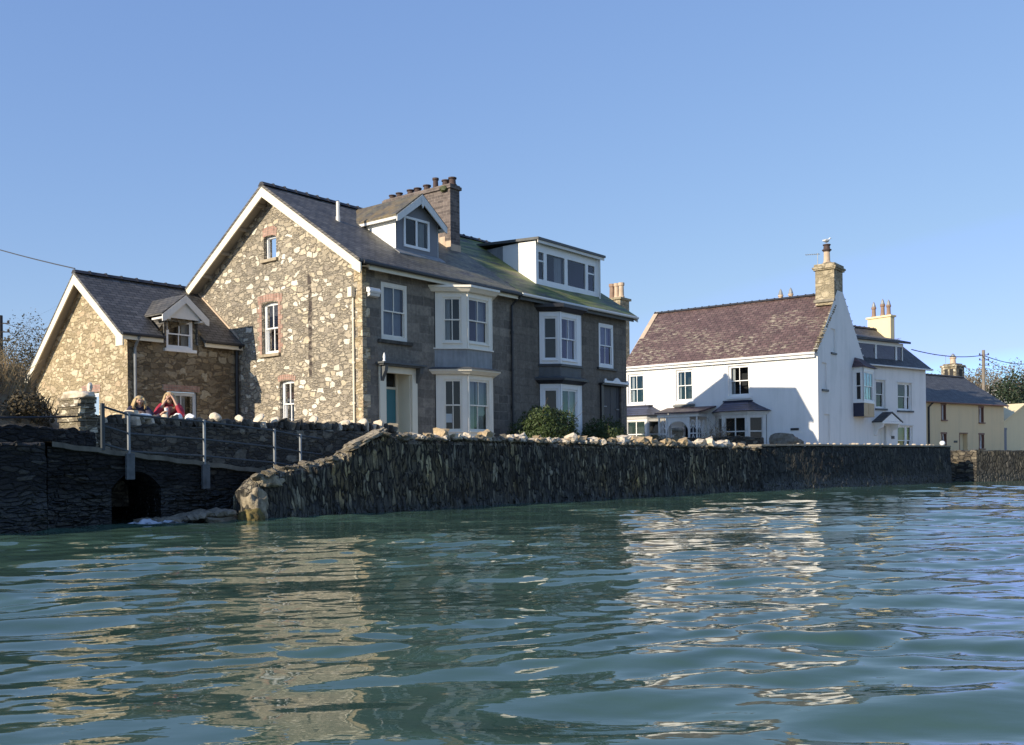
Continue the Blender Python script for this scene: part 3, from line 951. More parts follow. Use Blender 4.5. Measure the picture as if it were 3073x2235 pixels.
def water():
    rng = np.random.default_rng(11)
    ys = [0.6]
    while ys[-1] < 95:
        ys.append(ys[-1] + max(0.018, 0.0042 * ys[-1]))
    ys = np.array([-160, -80, -40, -20, -10, -5, -3, -2, -1, -0.4, 0.1] + ys + [100, 120, 160, 240, 400])
    xs = [0.0]
    while xs[-1] < 70:
        xs.append(xs[-1] + max(0.024, 0.0072 * xs[-1]))
    xs = np.array(xs + [80, 100, 140, 200, 300])
    xs = np.concatenate([-xs[:0:-1], xs])
    X, Y = np.meshgrid(xs, ys)
    Z = np.zeros_like(X)
    # wavelets: long low swell, chop and small ripples, crests lying mostly across the view
    def patch(sc, ph):
        f = np.zeros_like(X)
        for j in range(7):
            a = ph + j * 2.4
            kk = 2 * math.pi / (sc * (0.7 + 0.16 * j))
            f += np.sin(kk * (X * math.cos(a) * 0.7 + Y * math.sin(a)) + ph * 3.1 * j)
        return np.clip(1.0 + 0.30 * f, 0.25, 1.9)
    ruffle = [None, patch(6.0, 0.4), patch(3.6, 1.7), patch(3.0, 2.9)]
    bands = [(10, 1.7, 3.4, 0.0062, 0.6), (18, 0.75, 1.7, 0.0035, 0.7), (34, 0.28, 0.75, 0.00115, 0.85), (30, 0.12, 0.28, 0.00020, 1.0)]
    for bi, (cnt, l0, l1, amp, spread) in enumerate(bands):
        pm = 1.0 if ruffle[bi] is None else ruffle[bi]
        for _ in range(cnt):
            lam = math.exp(rng.uniform(math.log(l0), math.log(l1)))
            th = R(97) + rng.normal(0, spread * 0.62)
            k = 2 * math.pi / lam
            a = amp * rng.uniform(0.6, 1.3)
            ph = rng.uniform(0, 6.283)
            q = k * (X * math.cos(th) + Y * math.sin(th)) + ph
            # slow groups, so that calm and ruffled patches alternate
            g = 0.72 + 0.38 * np.sin(0.31 * k * (X * math.cos(th + 1.1) + Y * math.sin(th + 0.6)) * 0.33 + ph * 2.1)
            Z += a * g * pm * np.sin(q + 0.25 * np.sin(q + 0.6))
    dist = np.hypot(X, Y)
    Z *= np.clip((150 - dist) / 60, 0, 1)
    ny, nx = X.shape
    co = np.stack([X, Y, Z], -1).reshape(-1, 3).astype(np.float32)
    i = np.arange((ny - 1) * (nx - 1))
    r, c = i // (nx - 1), i % (nx - 1)
    a = r * nx + c
    fc = np.stack([a, a + 1, a + nx + 1, a + nx], -1).astype(np.int32)
    me = bpy.data.meshes.new('water')
    me.vertices.add(len(co))
    me.vertices.foreach_set('co', co.ravel())
    me.loops.add(fc.size)
    me.loops.foreach_set('vertex_index', fc.ravel())
    me.polygons.add(len(fc))
    me.polygons.foreach_set('loop_start', np.arange(0, fc.size, 4, dtype=np.int32))
    me.polygons.foreach_set('loop_total', np.full(len(fc), 4, dtype=np.int32))
    me.polygons.foreach_set('use_smooth', np.ones(len(fc), dtype=bool))
    me.materials.append(M_water)
    me.update()
    o = bpy.data.objects.new('water', me)
    COL.objects.link(o)
    tag(o, kind='structure')


ground()
water()

# ------------------------------------------------------------------ the stone house (near half of the pair) and its dark neighbour
SL = 0.6608
def roof_z(v):            # top of the slates, front slope
    return 7.04 + SL * (v + 0.39)

FAC = Plane((0, 0, 0), (1, 0, 0), (0, -1, 0))
GAB = Plane((0, 0, 0), (0, 1, 0), (-1, 0, 0))
RV, RZ = 4.15, roof_z(4.15)
REAR = 8.7
def rear_z(v):
    return RZ - (RZ - 7.1) / (REAR - RV) * (v - RV)


def stone_house():
    h = thing('stone_house', FM, (0, 0, 1.14), 'grey stone house with light rubble gable, teal door and pitched dormer', 'house')
    O = (0, 0, 1.14)
    b = lambda mb, name, mat, par=None, **k: mb.build(name, mat, par or h, off=O, **k)
    H1 = arch_rect(3.93, 4.78, 4.70, 6.37, 0.06)
    H2 = arch_rect(3.18, 3.90, 2.30, 3.80, 0.04)
    H3 = rect(4.0, 4.64, 7.75, 8.50)
    g = MB().poly(GAB, [(0, 0.6), (8.35, 0.6), (8.35, rear_z(8.35) - 0.16), (RV, RZ - 0.16), (0, roof_z(0) - 0.16)], [H1, H2, H3], 0.16)
    b(g, 'gable_wall', M_gable, recalc=False)
    dr = rect(0.86, 1.98, 1.0, 4.05)
    w1 = rect(0.76, 1.87, 4.86, 6.6)
    f = MB().poly(FAC, rect(0, 7.05, 0.6, 7.1), [w1, dr], 0.12)
    b(f, 'front_wall', M_front, recalc=False)
    b(MB().box(0.02, 7.05, 8.2, 8.35, 0.6, 7.1), 'rear_wall', M_front)
    # dressed corner stones
    q = MB()
    z = 1.0
    i = 0
    rng = random.Random(4)
    while z < 6.6:
        hh = rng.uniform(0.27, 0.4)
        w = 0.34 if i % 2 else 0.2
        q.box(-0.012, 0.3 if i % 2 == 0 else 0.16, -0.012, w, z, z + hh - 0.012)
        z += hh
        i += 1
    b(q, 'quoin', M_cott, bevel=0.012)
    # roof
    rf = b(sheet_roof(-0.45, 7.05, -0.39, 7.04, RV, RZ, 0.1, 44, 18, 0.02, 1.1), 'roof', M_slate, smooth=False)
    rb = sheet_roof(-0.45, 7.05, REAR, 7.1, RV + 0.01, RZ, 0.1, 20, 8, 0.01, 5.1)
    rb.build('rear_slope', M_slate, rf, off=O)
    ridge_tiles(MB(), (-0.45, RV, RZ + 0.03), (6.3, RV, RZ + 0.03)).build('ridge_tiles', M_ridge, rf, off=O)
    # barge boards and the boarded eaves behind them
    bd = MB()
    for (va, za, vb, zb) in ((-0.42, roof_z(-0.42), RV, RZ), (8.55, rear_z(8.55), RV, RZ)):
        dz = 0.31
        bd.prism([(-0.44, va, za - 0.1), (-0.44, va, za - 0.1 - dz * 0.85), (-0.44, vb, zb - 0.1 - dz), (-0.44, vb, zb - 0.1)], (0.045, 0, 0))
    bd.prism([(-0.441, -0.4, 6.94), (-0.441, -0.4, 6.62), (-0.441, -0.06, 6.80), (-0.441, -0.02, 7.1)], (0.04, 0, 0))
    b(bd, 'barge_board', M_cream)
    so = MB()
    for (va, za, vb, zb) in ((-0.2, roof_z(-0.2), RV, RZ), (8.5, rear_z(8.5), RV, RZ)):
        so.quad((-0.4, va, za - 0.24), (0.0, va, za - 0.24), (0.0, vb, zb - 0.24), (-0.4, vb, zb - 0.24))
        for t in (0.22, 0.45, 0.68, 0.9):
            v, zz = va + (vb - va) * t, za + (zb - za) * t - 0.29
            so.box(-0.4, 0.0, v - 0.05, v + 0.05, zz - 0.05, zz + 0.06)
    b(so, 'soffit', M_soffit)
    fa = MB().box(0.0, 7.05, -0.33, -0.29, 6.80, 6.97).box(0.0, 7.05, -0.29, 0.0, 6.93, 6.95)
    b(fa, 'fascia', M_cream)
    gt = MB().tube([(-0.3, -0.41, 6.97), (7.05, -0.41, 6.955)], 0.06, 8)
    b(gt, 'gutter', M_iron)
    # gable windows
    for (hl, rr, cu, kind) in ((H1, rect(3.93, 4.78, 4.70, 6.37), ((0.0, 0.32, 0.0),), 's'), (H2, rect(3.18, 3.90, 2.30, 3.80), ((0.15, 0.4, 0.0),), 's'), (H3, rect(4.0, 4.64, 7.75, 8.5), ((0.0, 1.0, 0.0),), 'c')):
        a0, a1, z0, z1 = rr[0][0], rr[1][0], rr[0][1], rr[2][1]
        window(h, Plane((0, 0, -1.14), (0, 1, 0), (-1, 0, 0)), a0, a1, z0, z1, rec=0.12, fw=0.06, mat=M_white, cols=2 if kind == 's' else 1, rows=1, sash=kind == 's', curt=cu, cmat=M_net if kind == 'c' else M_curt, sill=(M_quoin, 0.09, 0.1, 0.1))
    for (a0, a1, z1, ww, hh, jamb) in ((3.93, 4.78, 6.37, 0.2, 0.24, 1.66), (3.18, 3.9, 3.8, 0.07, 0.16, 0), (4.0, 4.64, 8.5, 0.03, 0.27, 0)):
        br = MB()
        n = 9
        for i in range(n):       # the segmental arch, brick by brick
            t0, t1 = i / n, (i + 0.93) / n
            r0 = 0.07 * (1 - (2 * t0 - 1) ** 2)
            x0, x1 = a0 - ww + (a1 - a0 + 2 * ww) * t0, a0 - ww + (a1 - a0 + 2 * ww) * t1
            sk = 0.05 * (t0 - 0.46)
            br.prism([(0, x0, z1 - 0.05 + r0), (0, x1, z1 - 0.05 + r0), (0, x1 + sk, z1 + hh - 0.04 + r0), (0, x0 + sk, z1 + hh - 0.04 + r0)], (-0.014, 0, 0))
        if jamb:
            zz = z1 - jamb
            i = 0
            while zz < z1 - 0.12:
                w = 0.22 if i % 2 else 0.12
                br.box(-0.013, 0, a0 - w, a0 - 0.003, zz, zz + 0.14)
                br.box(-0.013, 0, a1 + 0.003, a1 + w, zz, zz + 0.14)
                zz += 0.15
                i += 1
        b(br, 'brick_dressing', M_brick)
    pp = MB().tube([(-0.05, 0.34, 6.05), (-0.05, 0.34, 1.2)], 0.034, 8)
    for z in (5.4, 4.1, 2.9):
        pp.box(-0.07, 0.0, 0.29, 0.39, z, z + 0.05)
    b(pp, 'white_pipe', M_cream)
    b(MB().box(-0.16, 0.0, 0.29, 0.47, 6.05, 6.36), 'junction_box', M_cream, bevel=0.015)
    al = MB().prism([(0.14, -0.02, 6.2), (0.14, -0.16, 6.17), (0.14, -0.2, 6.23), (0.14, -0.14, 6.33), (0.14, -0.02, 6.34)], (0.46, 0, 0))
    ab = b(al, 'alarm_box', M_white, bevel=0.012)
    MB().prism([(0.18, -0.02, 6.06), (0.18, -0.13, 6.09), (0.18, -0.16, 6.165), (0.18, -0.02, 6.19)], (0.4, 0, 0)).build('alarm_base', M_greyw, ab, off=O)
    # front: first-floor sash, door, bay
    PF = Plane((0, 0, -1.14), (1, 0, 0), (0, -1, 0))
    window(h, PF, 0.76, 1.87, 4.86, 6.6, rec=0.02, fw=0.11, mat=M_sashw, curt=((0.0, 0.98, 0.0),), cmat=M_net, sill=(M_dark_stone, 0.09, 0.16, 0.11))
    sr = MB().box(0.62, 0.88, -0.07, 0.0, 1.1, 3.86).box(1.98, 2.21, -0.07, 0.0, 1.1, 3.86).box(0.62, 2.21, -0.075, 0.0, 3.86, 4.06)
    sr.box(0.861, 0.9, 0.0, 0.62, 1.1, 4.04).box(1.94, 1.979, 0.0, 0.62, 1.1, 4.04).box(0.9, 1.94, 0.0, 0.62, 4.01, 4.045)
    b(sr, 'door_surround', M_cream, bevel=0.008)
    dd = MB().box(0.98, 1.86, 0.55, 0.6, 1.2, 3.43)
    for (x0, x1) in ((1.06, 1.38), (1.47, 1.79)):
        for (z0, z1) in ((1.35, 2.2), (2.35, 3.3)):
            dd.box(x0, x1, 0.535, 0.55, z0, z1)
    d = b(dd, 'door', M_door, bevel=0.006)
    MB().box(1.05, 1.11, 0.5, 0.55, 2.35, 2.47).tube([(1.06, 0.48, 2.43), (1.2, 0.48, 2.43)], 0.014, 6).build('handle', M_iron, d, off=O)
    fr = MB().box(0.9, 0.98, 0.52, 0.62, 1.1, 4.02).box(1.86, 1.94, 0.52, 0.62, 1.1, 4.02).box(0.98, 1.86, 0.52, 0.62, 3.43, 3.5).box(0.98, 1.86, 0.52, 0.62, 3.93, 4.02)
    dfm = b(fr, 'door_frame', M_cream)
    MB().quad((0.98, 0.57, 3.5), (1.86, 0.57, 3.5), (1.86, 0.57, 3.93), (0.98, 0.57, 3.93)).build('fanlight', M_glass, dfm, off=O, recalc=False)
    MB().box(0.9, 1.94, 0.7, 0.72, 3.4, 4.04).build('interior', M_room, dfm, off=O)
    ca = MB().box(0.5, 2.36, -0.36, 0.0, 4.1, 4.16).box(0.55, 2.31, -0.3, 0.0, 4.06, 4.1)
    b(ca, 'door_canopy', M_dgrey, bevel=0.01)
    for x in (0.64, 2.14):
        cb = MB().prism([(x, -0.075, 4.06), (x, -0.28, 4.06), (x, -0.25, 3.9), (x, -0.13, 3.7), (x, -0.075, 3.6)], (0.13, 0, 0))
        b(cb, 'bracket', M_dgrey)
    b(MB().lathe((0.66, -0.22, 4.16), [(0.045, 0), (0.05, 0.03), (0.03, 0.07), (0.045, 0.14), (0.035, 0.2), (0.012, 0.27)], 10), 'finial', M_white, smooth=True)
    bay = [(3.07, 0.0), (3.82, -0.75), (5.02, -0.75), (5.77, 0.0)]
    hb = lambda p, o0, z0, z1, name, mat, o1=None: bay_prism(p, o0, z0, z1, o1).build(name, mat, h, off=O)
    t_h = bpy.data.objects.new('bay_window', None)
    COL.objects.link(t_h)
    t_h.parent = h
    t_h.location = (0, 0, -1.14)
    cn = [((0.0, 0.38, 0.0),), ((0.55, 1.0, 0.0),), ()]
    cg = [((0.0, 0.05, 0.0),), ((0.0, 0.42, 0.0), (0.5, 1.0, 0.0)), ()]
    bay_storey(t_h, bay, 4.78, 6.58, 4.98, 6.42, M_sashw, [(0.28, 0.2), (0.06, 0.16), (0.2, 0.28)], cn, cols=[2, 2, 1])
    bay_storey(t_h, bay, 1.2, 3.95, 2.14, 3.80, M_sashw, [(0.28, 0.2), (0.06, 0.16), (0.2, 0.28)], cg, cols=[2, 2, 1])
    pn = Vector((0.75, -0.75, 0)).normalized()
    pa = Plane((3.07, 0.0, 0), pn, Vector((pn.y, -pn.x, 0)))
    MB().pbox(pa, 0.30, 0.54, 2.42, 2.70, -0.112, -0.110).build('notice', M_paper, t_h)
    hb(bay, 0.0, 4.14, 4.78, 'bay_apron', M_lead)
    hb(bay, 0.06, 4.76, 4.80, 'bay_sill', M_sashw)
    hb(bay, 0.13, 6.58, 6.70, 'bay_cornice', M_sashw, 0.24)
    hb(bay, 0.27, 6.70, 6.77, 'bay_cornice', M_sashw)
    hb(bay, 0.12, 3.95, 4.05, 'bay_cornice', M_sashw, 0.24)
    hb(bay, 0.27, 4.05, 4.10, 'bay_cornice', M_sashw)
    hb(bay, 0.32, 4.10, 4.18, 'bay_flashing', M_dgrey, 0.12)
    # the pitched dormer
    dz = bpy.data.objects.new('dormer', None)
    COL.objects.link(dz)
    dz.parent = h
    dz.location = (0, 0, -1.14)
    v0, ua, ub, um = 1.05, 2.43, 4.43, 3.43
    PD = Plane((0, v0, 0), (1, 0, 0), (0, -1, 0))
    dw = rect(2.78, 3.97, 8.14, 9.14)
    MB().poly(PD, [(ua, 7.9), (ub, 7.9), (ub, 9.12), (um, 9.72), (ua, 9.12)], [dw], 0.05).build('dormer_front', M_bluegrey, dz, recalc=False)
    window(dz, PD, 2.78, 3.97, 8.14, 9.14, rec=-0.03, fw=0.075, mat=M_white, cols=2, rows=1, sash=False, bars=0.04, curt=((0.62, 1.0, 0.0),), deep=1.0)
    for u in (ua, ub):
        MB().prism([(u, v0, 7.75), (u, v0, 9.12), (u, 3.4, 9.12)], (0.05 if u == ua else -0.05, 0, 0)).build('dormer_cheek', M_white, dz)
    dr_ = MB()
    for s_ in (-1, 1):
        ue = um + s_ * 1.2
        ze = 9.06
        q = [(um, 0.82, 9.95), (ue, 0.82, ze), (ue, 3.1, ze), (um, 4.15, 9.95)]
        dr_.hexa([(x, y, z - 0.07) for x, y, z in q] + q)
    dro = dr_.build('dormer_roof', M_slate_dorm, dz)
    bb = MB()
    for s_ in (-1, 1):
        ue = um + s_ * 1.17
        bb.prism([(um, 0.80, 9.9), (ue, 0.80, 9.02), (ue, 0.80, 8.83), (ue - s_ * 0.1, 0.80, 8.86), (um, 0.80, 9.62)], (0, 0.04, 0))
        bb.box(min(um + s_ * 1.0, ue), max(um + s_ * 1.0, ue), 0.84, 2.9, 8.93, 8.97)
        bb.box(ue - 0.02, ue + 0.02, 0.84, 2.75, 8.9, 9.0)
    bb.prism([(um - 0.05, 0.785, 9.75), (um - 0.05, 0.785, 9.55), (um, 0.785, 9.45), (um + 0.05, 0.785, 9.55), (um + 0.05, 0.785, 9.75)], (0, 0.03, 0))
    bb.build('dormer_barge_board', M_greyw, dz)
    ap = slope_slab(ua - 0.1, ub + 0.05, 0.78, roof_z(0.78) + 0.03, 1.05, roof_z(1.05) + 0.03, 0.03)
    ap.build('dormer_flashing', M_lead, dz)
    b(MB().tube([(1.25, 2.45, roof_z(2.45) - 0.1), (1.25, 2.45, roof_z(2.45) + 0.12)], 0.075, 10).tube([(1.25, 2.45, roof_z(2.45) + 0.12), (1.25, 2.45, roof_z(2.45) + 0.6)], 0.06, 10), 'vent_pipe', M_greyw)
    # the long chimney stack across the ridge
    ch = MB().box(6.31, 6.82, 2.22, 5.62, 8.3, 11.0).box(6.25, 6.88, 2.16, 5.68, 11.0, 11.12).box(6.29, 6.84, 2.2, 5.64, 11.12, 11.17)
    cs = b(ch, 'chimney', M_chim, bevel=0.01)
    fl = MB()
    for i in range(6):
        v = 2.2 + i * 0.28
        fl.box(6.295, 6.31, v, v + 0.27, roof_z(v) - 0.1, roof_z(v) + 0.36)
    fl.box(6.3, 6.84, 2.2, 2.217, roof_z(2.2) - 0.1, roof_z(2.2) + 0.25)
    fl.build('chimney_flashing', M_potpale, cs, off=O)
    for (v, r_, hh) in ((5.42, 0.13, 0.2), (5.05, 0.13, 0.22), (4.45, 0.14, 0.22), (4.08, 0.14, 0.22), (3.6, 0.14, 0.24), (3.16, 0.11, 0.42), (2.66, 0.14, 0.25), (2.33, 0.14, 0.28)):
        pot(cs, 6.56, v, 11.16 - 1.14, r_, hh, M_potdark)
    b(MB().blob((6.3, 2.5, 11.02), (0.12, 0.2, 0.12), 3, 0.5, 2), 'moss_tuft', M_leafolive)
    # black downpipe shared at the party wall
    dp = MB().tube([(7.02, -0.4, 6.9), (6.98, -0.2, 6.74), (6.93, -0.07, 6.6), (6.93, -0.07, 1.2)], 0.045, 8)
    for z in (5.6, 4.3, 3.0, 1.9):
        dp.tube([(6.93, -0.07, z), (6.93, -0.07, z + 0.1)], 0.06, 8)
    b(dp, 'downpipe', M_iron)
    return h


def dark_house():
    h = thing('terraced_house', FM, (10.7, 0, 1.14), 'dark rendered house with black bay cornices and white flat roofed dormer', 'house')
    O = (10.7, 0, 1.14)
    b = lambda mb, name, mat, par=None, **k: mb.build(name, mat, par or h, off=O, **k)
    w1 = rect(12.46, 13.54, 4.84, 6.6)
    dr = rect(12.66, 14.06, 1.0, 4.15)
    b(MB().poly(FAC, rect(7.05, 14.47, 0.6, 7.1), [w1, dr], 0.12), 'front_wall', M_dark, recalc=False)
    eg = Plane((14.47, 0, 0), (0, 1, 0), (1, 0, 0))
    b(MB().poly(eg, [(0, 0.6), (8.35, 0.6), (8.35, rear_z(8.35) - 0.1), (RV, RZ - 0.1), (0, roof_z(0) - 0.1)]), 'gable_wall', M_dark)
    b(MB().box(7.05, 14.45, 8.2, 8.35, 0.6, 7.1), 'rear_wall', M_dark)
    rf = b(sheet_roof(7.05, 14.72, -0.39, 7.04, RV, RZ, 0.1, 44, 18, 0.022, 3.3), 'roof', M_slate_far)
    sheet_roof(7.05, 14.72, REAR, 7.1, RV + 0.01, RZ, 0.1, 20, 8, 0.01, 7.1).build('rear_slope', M_slate_far, rf, off=O)
    ridge_tiles(MB(), (6.85, RV, RZ + 0.03), (14.7, RV, RZ + 0.03)).build('ridge_tiles', M_ridge, rf, off=O)
    b(MB().prism([(14.68, -0.42, 6.93), (14.68, -0.42, 6.8), (14.68, RV, RZ - 0.3), (14.68, RV, RZ - 0.1)], (0.05, 0, 0)).prism([(14.68, 8.6, rear_z(8.6) - 0.1), (14.68, 8.6, rear_z(8.6) - 0.3), (14.68, RV, RZ - 0.3), (14.68, RV, RZ - 0.1)], (0.05, 0, 0)), 'barge_board', M_greyw)
    b(MB().box(7.05, 14.6, -0.3, -0.27, 6.82, 6.96).box(7.05, 14.47, -0.27, 0.0, 6.93, 6.95), 'fascia', M_dgrey)
    b(MB().tube([(7.1, -0.41, 6.98), (14.75, -0.41, 6.98)], 0.055, 8), 'gutter', M_greyw)
    PF = Plane((-10.7, 0, -1.14), (1, 0, 0), (0, -1, 0))
    window(h, PF, 12.46, 13.54, 4.84, 6.6, rec=0.02, fw=0.12, mat=M_white, curt=((0.0, 1.0, 0.45),), cmat=M_net, sill=(M_black, 0.08, 0.14, 0.09))
    # the door with its little white crest
    dd = MB().box(12.66, 14.06, 0.08, 0.12, 1.1, 4.13)
    for x in (12.9, 13.37, 13.84):
        dd.box(x - 0.012, x + 0.012, 0.07, 0.08, 1.2, 4.1)
    d = b(dd, 'door', M_ddoor)
    MB().box(12.8, 13.05, 0.04, 0.07, 3.3, 3.34).build('hinge', M_lead, d, off=O)
    MB().box(13.75, 13.95, 0.04, 0.07, 3.2, 3.24).build('hinge', M_lead, d, off=O)
    b(MB().box(12.5, 12.66, -0.08, 0.0, 1.1, 4.15).box(12.4, 14.3, -0.2, 0.0, 4.15, 4.22), 'door_surround', M_black)
    cr = MB().box(12.48, 14.28, -0.26, -0.202, 4.22, 4.31)
    for i in range(9):
        t = i / 8
        cr.box(13.1 + t * 0.5, 13.17 + t * 0.5, -0.25, -0.21, 4.31, 4.33 + 0.12 * math.sin(math.pi * t))
    cr.box(12.5, 12.62, -0.25, -0.21, 4.31, 4.38).box(14.12, 14.24, -0.25, -0.21, 4.31, 4.38)
    b(cr, 'door_crest', M_white, bevel=0.01)
    b(MB().box(11.95, 12.25, -0.02, 0.0, 2.3, 2.5), 'wall_vent', M_iron)
    bay = [(8.55, 0.0), (9.05, -0.6), (10.35, -0.6), (10.85, 0.0)]
    hb = lambda p, o0, z0, z1, name, mat, o1=None: bay_prism(p, o0, z0, z1, o1).build(name, mat, h, off=O)
    t_h = bpy.data.objects.new('bay_window', None)
    COL.objects.link(t_h)
    t_h.parent = h
    t_h.location = (-10.7, 0, -1.14)
    cu = [((0.0, 0.16, 0.0),), ((0.55, 1.0, 0.0),), ()]
    bay_storey(t_h, bay, 4.66, 6.58, 4.84, 6.40, M_white, [(0.16, 0.1), (0.1, 0.25), (0.1, 0.16)], cu, cols=[1, 2, 1])
    bay_storey(t_h, bay, 1.2, 3.96, 1.75, 3.78, M_white, [(0.16, 0.1), (0.1, 0.25), (0.1, 0.16)], [(), ((0.0, 0.3, 0.0), (0.6, 1.0, 0.0)), ()], cols=[1, 2, 1])
    pn = Vector((0.5, -0.6, 0)).normalized()
    pa = Plane((8.55, 0.0, 0), pn, Vector((pn.y, -pn.x, 0)))
    MB().pbox(pa, 0.22, 0.42, 2.62, 2.92, -0.112, -0.110).build('notice', M_paper, t_h)
    hb(bay, 0.0, 4.22, 4.62, 'bay_apron', M_dgrey)
    hb(bay, 0.07, 4.60, 4.68, 'bay_sill', M_black)
    hb(bay, 0.06, 6.58, 6.72, 'bay_cornice', M_black, 0.2)
    hb(bay, 0.25, 6.72, 6.84, 'bay_cornice', M_black)
    hb(bay, 0.05, 3.96, 4.08, 'bay_cornice', M_black, 0.22)
    hb(bay, 0.27, 4.08, 4.16, 'bay_cornice', M_black)
    hb(bay, 0.27, 4.16, 4.23, 'bay_flashing', M_dgrey, 0.05)
    # the big flat-roofed dormer
    dz = bpy.data.objects.new('dormer', None)
    COL.objects.link(dz)
    dz.parent = h
    dz.location = (-10.7, 0, -1.14)
    v0 = 0.78
    PD = Plane((0, v0, 0), (1, 0, 0), (0, -1, 0))
    hs = [rect(9.56, 10.0, 7.96, 9.1), rect(10.08, 11.36, 7.96, 9.1), rect(11.44, 12.78, 7.96, 9.1), rect(12.85, 13.44, 7.96, 9.1)]
    MB().poly(PD, rect(9.47, 13.7, 7.72, 9.42), hs, 0.08).build('dormer_front', M_white, dz, recalc=False)
    window(dz, PD, 9.56, 10.0, 7.96, 9.1, rec=0.0, fw=0.055, mat=M_white, cols=1, rows=2, split=0.68, sash=False, curt=(), deep=1.6)
    window(dz, PD, 10.08, 11.36, 7.96, 9.1, rec=0.0, fw=0.055, mat=M_white, cols=1, rows=1, sash=False, curt=((0.6, 1.0, 0.0),), deep=1.6)
    window(dz, PD, 11.44, 12.78, 7.96, 9.1, rec=0.0, fw=0.055, mat=M_white, cols=1, rows=1, sash=False, curt=(), deep=1.6)
    window(dz, PD, 12.85, 13.44, 7.96, 9.1, rec=0.0, fw=0.055, mat=M_white, cols=1, rows=2, split=0.68, sash=False, curt=(), deep=1.6)
    for u in (9.44, 13.72):
        MB().prism([(u, v0 - 0.01, 7.72), (u, v0 - 0.01, 9.45), (u, 2.36, 9.45), (u, 2.36, roof_z(2.36) - 0.1)], (0.04 * (1 if u < 10 else -1), 0, 0)).build('dormer_cheek', M_white, dz)
        MB().prism([(u + 0.01, 2.36, roof_z(2.36) - 0.12), (u + 0.01, 2.36, 9.45), (u + 0.01, 3.25, 9.42), (u + 0.01, 3.3, roof_z(3.3) - 0.12)], (0.03 * (1 if u < 10 else -1), 0, 0)).build('dormer_cheek', M_lead, dz)
    MB().hexa([(9.32, 0.55, 9.44), (13.86, 0.55, 9.44), (13.86, 3.9, 9.62), (9.32, 3.9, 9.62), (9.32, 0.55, 9.53), (13.86, 0.55, 9.53), (13.86, 3.9, 9.72), (9.32, 3.9, 9.72)]).build('dormer_roof', M_dgrey, dz)
    MB().box(9.36, 13.83, 0.6, 0.63, 9.33, 9.44).build('dormer_fascia', M_greyw, dz)
    MB().tube([(13.62, 0.7, 9.4), (13.62, 0.7, 7.7)], 0.04, 8).build('dormer_pipe', M_greyw, dz)
    MB().box(9.4, 13.75, 0.74, 0.8, 7.68, 7.74).build('dormer_sill', M_dgrey, dz)
    return h


